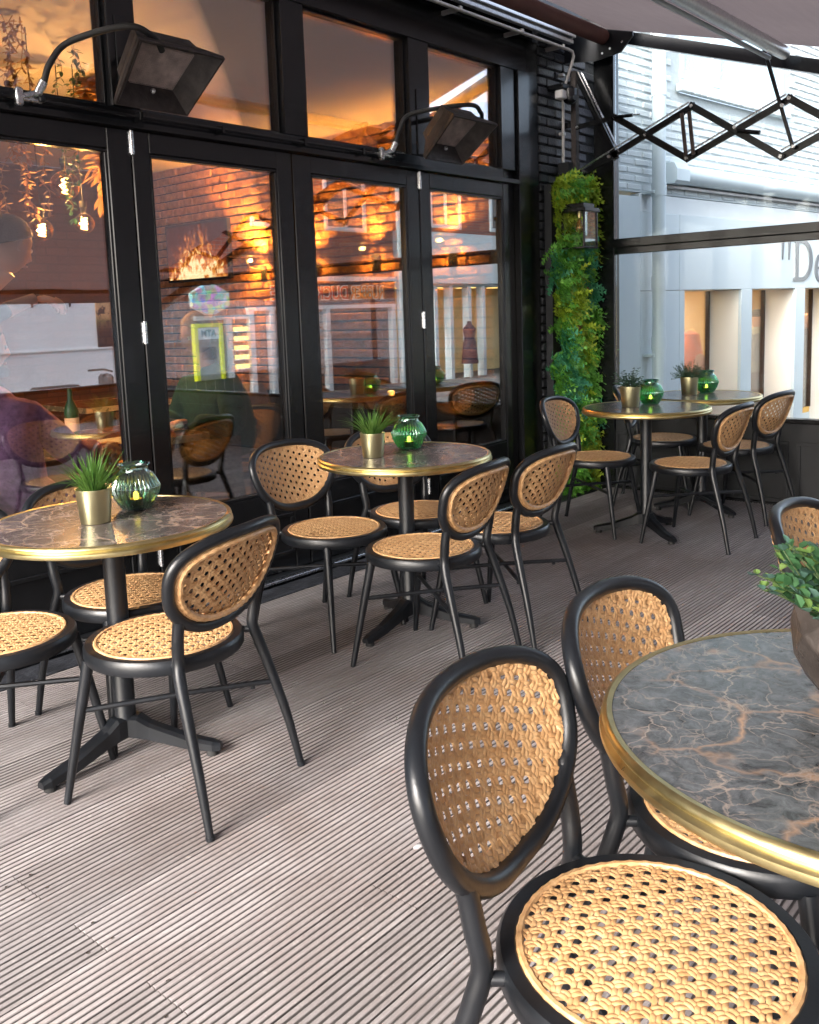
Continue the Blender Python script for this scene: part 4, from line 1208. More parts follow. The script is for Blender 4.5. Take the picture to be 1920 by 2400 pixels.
for x in (1.3, 2.4, 3.4, 4.6): nbx('ceiling_lamp', x, x + .5, .8, 1.2, 1.53, 1.549, 'shop_glow', 0)
# serif lettering "De
def serif_D():
    n = 26
    o = [(0, 0), (0, .03), (.045, .045), (.045, .370), (0, .385), (0, .415), (.20, .415)]
    o += [(.20 + .235 * math.sin(PI * i / n), .2075 + .2075 * math.cos(PI * i / n)) for i in range(1, n)] + [(.20, 0)]
    h = [(.115, .04), (.115, .375)] + [(.19 + .165 * math.sin(PI * i / n), .2075 + .1675 * math.cos(PI * i / n)) for i in range(0, n + 1)]
    return o, h
def serif_e():
    n = 30; cx, cy = .14, .135
    o = [(cx + .14 * math.cos(a), cy + .145 * math.sin(a)) for a in [R(-38) - i * (2 * PI - R(38)) / n * 1 for i in range(n + 1)]]
    o += [(cx + .14, cy - .012), (.075, cy - .012)]
    o += [(cx - .065 + .0 + .085 * (1 - math.cos(R(90) * i / 6)), cy - .02 - .10 * math.sin(R(90) * i / 6)) for i in range(1, 7)] + [(cx + .09, cy - .075)]
    h = [(.075 + .065 * (1 - math.cos(PI * i / 12)), cy + .012 + .095 * math.sin(PI * i / 12)) for i in range(13)]
    return o, h
sg = empty('shop_sign', (0, 0, 0), 0, 'grey serif lettering "De on the white fascia, cut by the picture edge', 'sign')
sg.location = Vector((6.5, 3.43, 0)); sg.rotation_euler = (0, 0, math.atan2(-.1045, .9945))
poly_text('letter', list(serif_D()), (2.955, -.0035, 1.512), (R(90), 0, 0), .004, 'grey_letter', sg)
poly_text('letter', list(serif_e()), (3.44, -.0035, 1.512), (R(90), 0, 0), .004, 'grey_letter', sg)
for x in (2.69, 2.83): poly_text('quote_mark', [[(.0, .24), (.055, .24), (.035, .05), (.02, .05)]], (x, -.0035, 1.67), (R(90), 0, 0), .004, 'grey_letter', sg)
def nbw(x, y, z):
    c, s = .9945, -.1045; return (6.5 + x * c - y * s, 3.43 + x * s + y * c, z)
# shop displays
def mannequin(x, y, h, mat, label):
    t = empty('mannequin', nbw(x, y, -.1), 0, label, 'mannequin')
    b = MB(); b.lathe([(.001, h * .50), (.17, h * .50), (.20, h * .62), (.21, h * .74), (.19, h * .82), (.07, h * .86), (.05, h * .87)], 20)
    b.v = [(x_ * 1.15, y_ * .7, z_) for x_, y_, z_ in b.v]; b.build('jacket', mat, t)
    for s in (-1, 1): MB().tube([(s * .21, 0, h * .80), (s * .26, .0, h * .66), (s * .25, -.05, h * .50)], [.06, .052, .045], 10).build('sleeve', mat, t)
    MB().sphere((0, 0, h * .93), .085, 14, 10, (.85, 1, 1.2)).build('head', 'skin', t)
    for s in (-1, 1): MB().tube([(s * .08, 0, 0), (s * .09, 0, h * .5)], [.05, .075], 10).build('leg', 'black_cloth', t)
    return t
mn = mannequin(3.72, .72, 1.32, 'jacket_olive', 'mannequin in an olive jacket and dark cap in the second shop window')
MB().sphere((0, 0, 1.29), .092, 14, 8, (1, 1.1, .55)).build('cap', 'black_cloth', mn)
mannequin(4.95, .72, 1.25, 'dark_dress', 'mannequin in dark clothes in the third shop window')
t = empty('orange_scarf_display', nbw(2.16, .66, -.05), 0, 'orange scarf wrapped display head in the first shop window', 'shop display')
b = MB(); b.lathe([(.001, .30), (.13, .32), (.17, .50), (.15, .72), (.12, .92), (.09, 1.08), (.001, 1.12)], 18); b.build('scarf', 'orange_item', t)
MB().sphere((-.05, -.13, .80), .07, 12, 8, (1, .7, 1.3)).build('face', 'skin', t); MB().cyl((0, 0, 0), (0, 0, .32), .04, 10).build('stand', 'gold_item', t)
t = empty('golden_leaf_display', nbw(2.46, .74, -.05), 0, 'golden banana leaves and gourds filling the first shop window', 'shop display')
rr = random.Random(2)
for i in range(30):
    az = rr.uniform(-3.1, 0); vs_, fs_ = blade(rr.uniform(.4, .75), rr.uniform(.02, .045), rr.uniform(.2, .9), rr.uniform(.1, .9), az, (0, 0, .35)); MB().add(vs_, fs_, True).build('leaf', 'gold_item', t, False)
MB().sphere((0, -.1, .38), .16, 16, 10, (1, 1, .8)).build('gourd', 'gold_item', t); MB().sphere((-.02, .05, .92), .12, 16, 10, (1, .6, 1.7)).build('gourd', 'gold_item', t); MB().cyl((0, 0, 0), (0, 0, .3), .1, 12).build('stand', 'gold_item', t)

# ------------------------------------------------------------------ restaurant interior
IX, IZ = 6.0, 2.93
def st(name, *a, m='dark_wall'): return tag(MB().box(*a).build(name, m), kind='structure')
st('interior_floor', X0, IX, 3.74, 9.0, -.08, -.012, m='interior_floor')
st('interior_ceiling', X0, IX, 3.73, 9.0, IZ, IZ + .06, m='cream_ceiling')
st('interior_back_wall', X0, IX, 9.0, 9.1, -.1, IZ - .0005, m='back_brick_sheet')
st('interior_left_wall', X0 - .1, X0, 3.74, 9.0, -.1, IZ - .0005, m='dark_wall')
ew = empty('interior_end_wall', (IX, 0, 0), 0, kind='structure')
MB().box(.012, .15, 3.74, 9.0, -.1, IZ).build('mortar', 'brown_mortar', ew)
ob = MB().box(-.02, .03, -.112, .112, 0, .070, .008).mesh('brick', 'orange_brick')
rest = MB(); rr = random.Random(31); cnt = 0; z = .62; k = 0
spots = []
while z < IZ - .02:
    y = 3.80 + (.12 if k % 2 else 0)
    while y < 8.9:
        spots.append((y, z)); y += .239
    z += .0832; k += 1
spots.sort(key=lambda p: (0 if (p[1] > 1.45 and p[0] < 7.4) else 1))
for y, z in spots:
    j = rr.uniform(-.012, .006)
    if cnt < 300: inst('brick', ob, ew, (j, y + rr.uniform(-.005, .005), z), (rr.gauss(0, .02), 0, rr.gauss(0, .02)), (1, rr.uniform(.93, 1.02), rr.uniform(.9, 1.04))); cnt += 1
    else: rest.box(j - .018, j + .03, y - .110, y + .110, z, z + .068, .007)
rest.build('further_bricks', 'orange_brick', ew)['kind'] = 'stuff'
def plight(name, loc, e, col=(1, .42, .07), r=.05, parent=None):
    l = bpy.data.lights.new(name, 'POINT'); l.energy = e; l.color = col; l.shadow_soft_size = r
    o = bpy.data.objects.new(name, l); COL.objects.link(o); o.location = loc
    if parent is not None: o.parent = parent
    return o
def spot(name, loc, e, rx, parent):
    l = bpy.data.lights.new(name, 'SPOT'); l.energy = e; l.color = (1, .38, .05); l.shadow_soft_size = .05; l.spot_size = R(156); l.spot_blend = 1
    o = bpy.data.objects.new(name, l); COL.objects.link(o); o.location = loc; d = Vector((.30, 0, 1 if rx else -1)); o.rotation_euler = (-d).to_track_quat('Z', 'Y').to_euler(); o.parent = parent
for i, (y, z, lb) in enumerate(((4.65, 1.935, 'orange wall lamp with disc shade seen through the narrowest door'), (5.50, 1.93, 'orange wall lamp with disc shade at the right of the third door'), (6.25, 1.91, 'orange wall lamp at the left edge of the third door glass'), (7.0, 1.92, 'orange wall lamp seen at the right of the second door glass'))):
    t = empty('wall_lamp', (IX - .02, y, z), 0, lb, 'lamp', 'orange disc wall lamps')
    MB().lathe([(.001, .006), (.165, .0), (.168, .008), (.001, .016)], 32, (-.22, 0, 0)).build('disc_shade', 'brass', t)
    MB().tube(bez([(0, 0, -.12), (-.06, 0, -.12), (-.18, 0, -.10), (-.22, 0, -.04), (-.22, 0, 0)], 5), .008, 8).build('arm', 'brass', t)
    MB().box(-.02, .0, -.04, .04, -.22, -.08, .004).build('wall_plate', 'black_matt', t)
    MB().sphere((-.17, 0, -.035), .018, 10, 8).build('bulb', 'bulb_glow', t)
    spot('glow', (-.10, 0, -.03), 26, 0, t); spot('glow', (-.10, 0, .06), 75, PI, t)
# fire screen
t = empty('fire_screen', (IX - .06, 8.0, 1.74), 0, 'wall screen showing burning logs and flames on the brick wall', 'screen')
MB().box(-.02, .03, -.53, .53, 0, .60, .005).build('bezel', 'black_matt', t); MB().box(-.024, -.021, -.50, .50, .025, .575).build('picture', 'fire_picture', t)
# pendant bulbs
for i, (x, y, z, r, lb) in enumerate(((3.04, 5.4, 2.19, .088, 'largest glowing globe bulb hanging behind the left door'), (3.15, 5.4, 1.965, .063, 'globe bulb hanging right of and below the largest one'), (2.60, 4.9, 1.86, .060, 'lowest left globe bulb hanging against dried plants'))):
    t = empty('pendant_bulb', (x, y, z), 0, lb, 'lamp', 'filament globe bulbs on cords')
    MB().sphere((0, 0, 0), r, 28, 18).build('globe', 'bulb_glass', t, True)
    P = [(.018 * math.cos(a * 1.3), .018 * math.sin(a * 1.3), -.55 * r + 1.1 * r * a / 20) for a in range(21)]
    MB().tube(P, .0032, 6).build('filament', 'bulb_glow', t)
    b = MB(); b.cyl((0, 0, r), (0, 0, r + .035), .016, 12); b.cyl((0, 0, r + .035), (0, 0, r + .075), .022, 12); b.build('socket', 'black_matt', t)
    MB().cyl((0, 0, r + .075), (0, 0, IZ - z), .003, 6).build('cord', 'black_matt', t)
    plight('glow', (.028, -.01, 0), 6, (1, .58, .22), .004, t)
# dried hanging plants
def garland(x, y, z0, z1, sp, m, label, seed, L=.05, w=.010):
    rr = random.Random(seed); t = empty('hanging_plant', (x, y, z1), 0, label, 'plant')
    st_ = MB(); lf = MB()
    for s in range(sp):
        px_ = rr.gauss(0, .05); py_ = rr.gauss(0, .06); P = []; zz = 0; Ln = (z1 - z0) * rr.uniform(.55, 1)
        q = Vector((px_, py_, 0))
        while -q.z < Ln:
            P.append(q.copy()); q += Vector((rr.gauss(0, .012), rr.gauss(0, .012), -.035))
            for _ in range(3): leafq(lf, q, rr.uniform(0, 2 * PI), rr.uniform(-1.2, .3), L * rr.uniform(.6, 1.1), w)
        if len(P) > 1: st_.tube(P, .002, 4, cap=False)
    st_.build('stem', 'dried_plant', t, False); lf.build('foliage', m, t, False)['kind'] = 'stuff'
garland(2.42, 4.7, 1.86, 2.92, 5, 'dried_plant', 'dried ochre garland hanging from the ceiling over the waitress', 1)
garland(2.02, 4.6, 1.75, 2.92, 6, 'dried_plant', 'greenish dried plant hanging at the far left edge', 5)
garland(2.95, 5.0, 1.75, 2.92, 4, 'fern_dark', 'dark green trailing plant between the globe bulbs', 2)
garland(3.45, 5.6, 1.95, 2.92, 4, 'dried_plant', 'rusty long-leaved dried branch near the right globe bulb', 3, .16, .03)

# interior tables and chairs
def square_table(x0, x1, y0, y1, label):
    t = empty('dining_table', ((x0 + x1) / 2, (y0 + y1) / 2, 0), 0, label, 'table', 'dining tables inside the window')
    hx, hy = (x1 - x0) / 2, (y1 - y0) / 2
    MB().box(-hx + .004, hx - .004, -hy + .004, hy - .004, .712, .738).build('tabletop', 'wood_table', t)
    b = MB()
    b.box(-hx, hx, -hy, -hy + .0035, .70, .7385); b.box(-hx, hx, hy - .0035, hy, .70, .7385); b.box(-hx, -hx + .0035, -hy + .0036, hy - .0036, .70, .7385); b.box(hx - .0035, hx, -hy + .0036, hy - .0036, .70, .7385)
    b.build('brass_edge', 'silver_gold', t)
    MB().cyl((0, 0, .02), (0, 0, .71), .04, 14).build('pedestal', 'black_matt', t); MB().box(-.25, .25, -.25, .25, .0, .02, .005).build('base', 'black_matt', t)
square_table(2.17, 2.99, 4.03, 4.80, 'brass-edged dining table behind the left door, laid with napkins')
square_table(4.46, 5.26, 4.03, 4.80, 'brass-edged dining table behind the third door, wine glasses on it')
square_table(.7, 1.5, 4.03, 4.80, 'brass-edged dining table behind the far left door frame')
square_table(3.4, 4.2, 6.0, 6.7, 'dim dining table deeper in the restaurant')
G2 = 'cane chairs inside the restaurant'
make_chair(4.13, 4.42, R(-90), 'cane chair inside, its back showing beside the middle door stile', G2)
make_chair(3.34, 5.15, R(60), 'cane chair inside behind the green sweater', G2)
make_chair(5.50, 4.5, R(90), 'cane chair inside by the end wall near the pier', G2)
make_chair(3.42, 4.42, R(90), 'cane chair inside that the woman in the green sweater sits on', G2)
make_chair(1.80, 4.00, R(-95), 'cane chair inside that the person in lavender knit sits on', G2)
def glass_(x, y, z, label, tall=True):
    t = empty('wine_glass', (x, y, z), 0, label, 'glass', 'glasses on the inside tables')
    MB().lathe([(.034, .0), (.006, .006), (.004, .09), (.028, .115), (.040, .15), (.036, .20), (.031, .225)], 24).build('bowl', 'clear_glass', t)
glass_(4.60, 4.20, .7386, 'left one of two wine glasses on the brass-edged table')
glass_(4.86, 4.16, .7386, 'right one of two wine glasses on the brass-edged table')
def candle(x, y, label):
    t = empty('candle_glass', (x, y, .7386), 0, label, 'candle holder', 'lit candles on the inside tables')
    MB().lathe([(.001, .002), (.034, .002), (.038, .01), (.040, .09), (.037, .09), (.035, .012), (.001, .01)], 20).build('holder', 'clear_glass', t)
    MB().cyl((0, 0, .012), (0, 0, .03), .02, 12).build('wax', 'gold_item', t); MB().sphere((0, 0, .048), .010, 8, 6, (1, 1, 1.9)).build('flame', 'flame_glow', t)
    plight('glow', (0, 0, .06), .5, (1, .4, .08), .01, t)
candle(4.72, 4.24, 'lit candle in a glass between the wine glasses'); candle(2.28, 4.30, 'lit candle in a glass by the lavender knit'); candle(2.88, 4.35, 'lit candle in a glass at the right end of the left table')
t = empty('bottle', (2.42, 4.42, .7386), 0, 'dark bottle with a pale label on the left inside table', 'bottle')
MB().lathe([(.001, .001), (.034, .002), (.036, .01), (.036, .15), (.03, .18), (.013, .215), (.012, .27), (.001, .271)], 20).build('body', 'plastic_green', t); MB().lathe([(.0368, .05), (.0368, .12)], 20).build('paper_label', 'napkin', t)
for x, y, a, lb in ((2.60, 4.16, .3, 'folded white napkin lying flat at the edge of the left inside table'), (2.80, 4.20, 1.2, 'crumpled white napkin standing on the left inside table')):
    b = MB(); s = .07 if a < 1 else .05
    b.add([(-s, -s * .6, .002), (s, -s * .7, .002), (s * 1.1, s * .6, .002), (-s * .8, s * .7, .002), (0, 0, .045 if a < 1 else .11)], [(0, 1, 4), (1, 2, 4), (2, 3, 4), (3, 0, 4), (3, 2, 1, 0)])
    o = b.build('napkin', 'napkin', None, loc=(x, y, .7386), rz=a); tag(o, lb, 'napkin')
o = MB().box(-.2, .2, -.14, .14, 0, .004).build('placemat', 'napkin', None, loc=(2.42, 4.15, .7388)); tag(o, 'long pale placemat with cutlery on the left inside table', 'placemat')

# ------------------------------------------------------------------ people inside
def body(name, joints, bones, mat, parent, sub=2, root=0):
    """one continuous skinned surface: joints = [(x,y,z,rx,ry)]"""
    me = bpy.data.meshes.new(name); me.from_pydata([j[:3] for j in joints], bones, []); me.materials.append(MATS[mat])
    o = bpy.data.objects.new(name, me); COL.objects.link(o); o.parent = parent
    m = o.modifiers.new('skin', 'SKIN'); m.use_smooth_shade = True
    lay = me.skin_vertices if len(me.skin_vertices) else None
    if lay is None:
        b = bmesh.new(); b.from_mesh(me); b.verts.layers.skin.verify(); b.to_mesh(me); b.free()
    sv = me.skin_vertices[0].data
    for i, j in enumerate(joints):
        sv[i].radius = (j[3], j[4] if len(j) > 4 else j[3]); sv[i].use_root = (i == root)
    s = o.modifiers.new('smooth', 'SUBSURF'); s.levels = sub; s.render_levels = sub
    return o
def head(parent, c, face, tilt, hair, bun=False, s=1.):
    """head with face at c looking along angle face (rad, about z), tilted down"""
    H_ = empty('head', c); H_.parent = parent; H_.rotation_euler = (tilt, 0, face)
    # local: -y is forward
    me = MB(); n, m = 28, 22; vs = []
    for i in range(m + 1):
        th = PI * i / m
        for k in range(n):
            ph = 2 * PI * k / n
            x = math.sin(th) * math.cos(ph) * .074; y = math.sin(th) * math.sin(ph) * .094; z = math.cos(th) * .118
            fr = max(0, -math.sin(ph)) * math.sin(th)
            if z < 0: x *= 1 + z * 2.4; y *= 1 + z * .8 if y > 0 else 1 + z * .25
            ax = abs(x)
            y -= .026 * math.exp(-((ax / .013) ** 2) - ((z + .018) / .020) ** 2) * (fr > .3)
            y -= .010 * math.exp(-((ax / .012) ** 2) - ((z - .012) / .028) ** 2) * (fr > .3)
            y += .010 * math.exp(-(((ax - .031) / .016) ** 2) - ((z - .012) / .013) ** 2) * (fr > .3)
            y -= .008 * math.exp(-((ax / .024) ** 2) - ((z + .057) / .010) ** 2) * (fr > .3)
            y -= .010 * math.exp(-((ax / .024) ** 2) - ((z + .098) / .016) ** 2) * (fr > .3)
            vs.append((x * s, y * s, z * s))
    fs = [(i * n + k, i * n + (k + 1) % n, (i + 1) * n + (k + 1) % n, (i + 1) * n + k) for i in range(m) for k in range(n)]
    me.add(vs, fs, True); o = me.build('face', 'skin', H_)
    for sx in (-1, 1):
        MB().sphere((sx * .031 * s, -.079 * s, .010 * s), .0105 * s, 10, 8).build('eye', 'napkin', H_)
        MB().sphere((sx * .031 * s, -.0875 * s, .010 * s), .0045 * s, 8, 6).build('iris', 'hair_dark', H_)
        MB().sphere((sx * .076 * s, .008 * s, -.005 * s), .022 * s, 10, 8, (.35, .7, 1.2)).build('ear', 'skin', H_)
        MB().tube([(sx * .045 * s, -.084 * s, .030 * s), (sx * .03 * s, -.092 * s, .034 * s), (sx * .015 * s, -.093 * s, .030 * s)], .0025 * s, 6).build('eyebrow', hair, H_)
    MB().sphere((0, -.094 * s, -.057 * s), .018 * s, 10, 6, (1, .35, .35)).build('lips', 'skin', H_)
    b = MB(); b.sphere((0, .018 * s, .028 * s), .106 * s, 22, 16, (.84, 1.0, 1.02)); b.v = [(x, max(y, -.070 * s + max(0, .075 * s - z) * 1.5), z) for x, y, z in b.v]
    b.build('hair', hair, H_)
    if bun: MB().sphere((0, .115 * s, .075 * s), .045 * s, 14, 10).build('hair_bun', hair, H_)
    return H_
def hand(parent, c, d, palm_n, mat='skin', s=1.):
    """five curled fingers on a palm; c wrist, d direction of hand, palm_n palm normal"""
    d = Vector(d).normalized(); n = Vector(palm_n).normalized(); sd_ = d.cross(n).normalized(); c = Vector(c)
    J = [(*c, .026 * s, .018 * s), (*(c + d * .045 * s), .036 * s, .016 * s), (*(c + d * .085 * s), .038 * s, .014 * s)]
    o = body('palm', J, [(0, 1), (1, 2)], mat, parent, 2)
    for i, (off, L) in enumerate(((-.032, .060), (-.011, .074), (.011, .070), (.031, .055))):
        b = c + d * .082 * s + sd_ * off * s; q = [b - d * .012]; a = .25
        for k in range(3):
            a += .42; q.append(q[-1] + (d * math.cos(a) + n * math.sin(a)) * L * s * (.45, .32, .26)[k] + (d * .012 if k == 0 else Vector()))
        MB().tube(bez(q, 4), lerp_list([.0095 * s, .0088 * s, .0078 * s, .006 * s], 4), 8).build('finger', mat, o)
    q = [c + d * .02 * s - sd_ * .022 * s, c + d * .05 * s - sd_ * .048 * s + n * .012, c + d * .075 * s - sd_ * .05 * s + n * .032]
    MB().tube(bez(q, 4), lerp_list([.012 * s, .0105 * s, .008 * s], 4), 8).build('thumb', mat, o)
# waitress bending over the table from the left
p = empty('person', (1.78, 4.55, .04), 0, 'dark-haired waitress in black bending over the table behind the left door', 'person')
J = [(-.02, .05, .92, .17, .13), (0, 0, 1.12, .14, .11), (.06, -.05, 1.32, .17, .12), (.20, -.10, 1.45, .10, .08), (.28, -.14, 1.50, .05, .05),
     (.02, -.20, 1.40, .065, .06), (.10, -.32, 1.30, .048, .045), (.28, -.32, 1.385, .038, .035),
     (.10, .14, 1.40, .065, .06), (.26, .20, 1.16, .048, .045), (.46, .12, 1.05, .036, .034),
     (-.05, -.05, .86, .11, .11), (-.05, -.06, .48, .08, .08), (-.06, -.04, .08, .05, .05), (-.03, .15, .86, .11, .11), (-.03, .16, .48, .08, .08), (-.04, .17, .08, .05, .05)]
Bn = [(0, 1), (1, 2), (2, 3), (3, 4), (2, 5), (5, 6), (6, 7), (2, 8), (8, 9), (9, 10), (0, 11), (11, 12), (12, 13), (0, 14), (14, 15), (15, 16)]
body('body', J, Bn, 'black_cloth', p)
MB().tube([(.24, -.12, 1.47), (.34, -.19, 1.57)], [.055, .05], 12).build('neck', 'skin', p)
head(p, (.345, -.235, 1.675), R(90 + 12), R(22), 'hair_dark', True, 1.08)
MB().tube([(.26, -.32, 1.375), (.40, -.315, 1.425)], [.038, .027], 10).build('forearm', 'skin', p)
hand(p, (.41, -.315, 1.428), (1, 0, -.15), (0, -.2, -1), s=1.05)
for s_ in (-.05, .16): MB().sphere((.02, s_, .045), .06, 10, 8, (1.9, .9, .75)).build('shoe', 'black_cloth', p)
# lavender knit, back to the glass
p = empty('person', (1.80, 4.08, 0), 0, 'seated person in a lavender knitted cardigan, only shoulder and back in view', 'person', None)
J = [(0, 0, .50, .20, .17), (.02, -.02, .66, .20, .16), (.02, -.02, .86, .20, .15), (0, 0, 1.02, .10, .09), (-.02, .02, 1.10, .05, .05),
     (.16, -.10, .93, .085, .08), (.30, -.16, .74, .07, .066), (.46, -.06, .76, .05, .05), (-.10, .16, .93, .085, .08), (.06, .26, .74, .07, .066), (.32, .22, .77, .05, .05),
     (.22, -.10, .50, .10, .10), (.46, -.10, .49, .08, .08), (.48, -.10, .10, .05, .05), (.22, .12, .50, .10, .10), (.46, .12, .49, .08, .08), (.48, .12, .10, .05, .05)]
Bn2 = [(0, 1), (1, 2), (2, 3), (3, 4), (2, 5), (5, 6), (6, 7), (2, 8), (8, 9), (9, 10), (0, 11), (11, 12), (12, 13), (0, 14), (14, 15), (15, 16)]
body('body', [(x, y - .10, z, a * 1.12, b_ * 1.1) for x, y, z, a, b_ in J], Bn2, 'knit_lavender', p)
MB().tube([(-.02, -.08, 1.10), (-.01, -.09, 1.18)], .05, 10).build('neck', 'skin', p)
head(p, (.0, -.10, 1.25), R(90), R(8), 'hair_dark', False)
hand(p, (.48, -.16, .765), (1, .2, 0), (0, 0, -1)); hand(p, (.34, .12, .775), (1, 0, 0), (0, 0, -1))
# green sweater, facing left across the left table
p = empty('person', (3.40, 4.42, 0), 0, 'blond woman in a dark green sweater seated behind the second door', 'person')
J = [(0, 0, .50, .19, .17), (.0, -.02, .66, .21, .17), (-.03, -.02, .86, .20, .16), (-.07, 0, 1.02, .10, .09), (-.10, .0, 1.09, .05, .05),
     (-.10, -.20, .93, .095, .09), (-.16, -.30, .72, .085, .08), (-.38, -.20, .78, .055, .055), (-.10, .20, .93, .095, .09), (-.14, .28, .72, .085, .08), (-.38, .20, .78, .055, .055),
     (-.24, -.11, .50, .10, .10), (-.46, -.11, .49, .08, .08), (-.46, -.11, .10, .05, .05), (-.24, .11, .50, .10, .10), (-.46, .11, .49, .08, .08), (-.46, .11, .10, .05, .05)]
body('torso', J[:11], Bn2[:10], 'sweater_green', p)
body('trousers', [J[0]] + J[11:], [(0, 1), (1, 2), (2, 3), (0, 4), (4, 5), (5, 6)], 'leopard', p)
MB().tube([(-.10, 0, 1.08), (-.13, 0, 1.16)], .048, 10).build('neck', 'skin', p)
hh = head(p, (-.165, .0, 1.25), R(-90), R(18), 'hair_blond', False)
b = MB(); b.tube([(0, .06, .05), (0, .11, -.08), (.0, .115, -.20), (0, .10, -.32)], [.085, .09, .075, .03], 14, flat=(1.1, .6)); b.build('long_hair', 'hair_blond', hh)
hand(p, (-.40, -.19, .785), (-1, .1, 0), (0, 0, -1)); hand(p, (-.40, .19, .785), (-1, -.1, 0), (0, 0, -1))
for s_ in (-.11, .11): MB().sphere((-.50, s_, .045), .055, 10, 8, (1.9, .9, .75)).build('shoe', 'black_cloth', p)
# beige coat over a chair back
t = empty('beige_coat', (3.88, 4.75, .25), R(15), 'beige coat draped over a chair behind the green sweater', 'coat')
b = MB(); vs = []; fs = []; n = 22; m = 16
for i in range(m + 1):
    f = i / m; z = .66 * (1 - f); w = .13 + .09 * f ** .6 if f > .12 else .06 + .07 * (f / .12) ** .5
    for k in range(n):
        a = 2 * PI * k / n; r = 1 + .10 * math.sin(a * 4 + f * 2) * f
        vs.append((w * r * math.cos(a), .09 * r * (1 + f * .4) * math.sin(a), z))
fs = [(i * n + k, i * n + (k + 1) % n, (i + 1) * n + (k + 1) % n, (i + 1) * n + k) for i in range(m) for k in range(n)]
fs.append(tuple(range(n))); b.add(vs, fs, True); b.build('cloth', 'coat_beige', t)
make_chair(3.86, 4.78, R(-75), 'cane chair inside with a beige coat over its back', G2)

# ------------------------------------------------------------------ far side of the street (mirrored in the door glass)
SY = -7.0
def fb(name, x0, x1, z0, z1, m, d=.0, th=.3, par=None, c=0): return MB().box(x0, x1, SY - th, SY + d, z0, z1, c).build(name, m, par)
a1 = empty('grey_painted_building', (0, 0, 0), 0, 'pale grey painted house across the street, mirrored in the left door', 'building')
fb('wall', -8, 9.0, STREET, 4.3, 'grey_wall', par=a1); fb('skirting', -8, 9.0, STREET, .16, 'dark_tile', .02, .0, a1); fb('ledge', -8, 9.0, .90, .93, 'white_wall', .03, .0, a1)
for x in (6.5, 7.25, 7.9): fb('wall_hook', x, x + .02, 1.62, 1.78, 'black_matt', .03, .0, a1)
t = MB().box(8.37, 8.98, SY + .001, SY + .03, .93, 1.82).build('poster', 'poster_print'); tag(t, 'racing car poster with a dark grandstand on the pale grey wall', 'poster')
a2 = empty('dark_tiled_shop', (0, 0, 0), 0, 'dark tiled souvenir shop with a cash machine, mirrored in the second door', 'building')
fb('wall', 9.0, 11.6, STREET, 2.15, 'dark_tile', par=a2); fb('white_frame', 10.35, 11.6, 1.32, 1.40, 'white_wall', .06, .0, a2); fb('white_frame', 11.05, 11.20, .2, 1.319, 'white_wall', .06, .0, a2)
for i in range(12):
    fb('tile_joint', 9.0 + i * .22, 9.006 + i * .22, STREET, 2.1, 'pipe_grey', .003, .0, a2)
for i in range(5):
    s_ = fb('shelf', 11.24, 11.55, .35 + i * .18, .37 + i * .18, 'white_wall', .15, .0, a2)
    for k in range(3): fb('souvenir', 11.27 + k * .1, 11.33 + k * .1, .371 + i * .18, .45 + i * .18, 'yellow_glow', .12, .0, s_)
at = empty('cash_machine', (10.62, SY, .2), 0, 'cash machine with yellow surround and ATM panel across the street', 'cash machine')
def ab(n, x0, x1, y1, z0, z1, m): return MB().box(x0, x1, .0, y1, z0, z1, .004).build(n, m, at)
ab('surround', -.33, -.25, .10, 0, 1.06, 'yellow'); ab('surround', .25, .33, .10, 0, 1.06, 'yellow'); ab('surround', -.249, .249, .10, .99, 1.06, 'yellow'); ab('cabinet', -.249, .249, .06, 0, .76, 'shutter'); ab('screen', -.17, .17, .07, .38, .62, 'dark_bldg_glass')
sp = ab('sign_panel', -.249, .249, .08, .765, .985, 'sign_white'); text('letters', 'ATM', .17, (0, .086, .875), (R(90), 0, R(180)), 'teal', sp, .004, off=.004)
hx = empty('hexagonal_sign', (10.58, SY + .25, 1.70), 0, 'colourful hexagonal hanging sign across the street', 'sign')
b = MB(); pts = [(-.42, -.12), (-.42, .12), (-.12, .26), (.12, .26), (.42, .12), (.42, -.12), (.12, -.26), (-.12, -.26)]; b.prism(pts, -.03, .03, 'xz'); b.build('board', 'hex_print', hx)
b = MB(); b.prism([(x * 1.05, z * 1.07) for x, z in pts], -.05, -.031, 'xz'); b.build('rim', 'sign_white', hx); MB().cyl((0, -.25, 0), (0, -.04, 0), .02, 8).build('arm', 'black_matt', hx)
a3 = empty('rubber_duck_shop', (0, 0, 0), 0, 'red brick shop with the RUBBER DUCK STORE fascia, mirrored in the third door', 'building')
fb('wall', 11.6, 16.0, 2.15, 5.2, 'red_brick_sheet', par=a3); fb('wall', 9.0, 11.599, 2.1505, 5.2, 'red_brick_sheet', par=a3)
fb('sign_board', 11.6, 15.95, 1.545, 2.05, 'sign_brown', .05, .2, a3); fb('cornice', 11.6, 15.95, 2.051, 2.149, 'white_wall', .12, .2, a3); fb('white_frame', 11.6, 15.95, 1.47, 1.544, 'white_wall', .08, .2, a3)
for x in (11.62, 12.15, 13.7, 15.8): fb('white_frame', x, x + .12, STREET, 1.469, 'white_wall', .08, .2, a3)
for x0, x1 in ((11.745, 12.145), (12.275, 13.695), (13.825, 15.795)):
    g = fb('shop_window', x0, x1, STREET, 1.4685, 'dark_bldg_glass', -.05, .1, a3)
sh = [fb('roller_shutter', 12.275, 13.69, .1 + i * .11, .195 + i * .11, 'shutter', -.01, .03, a3, .01) for i in range(12)]
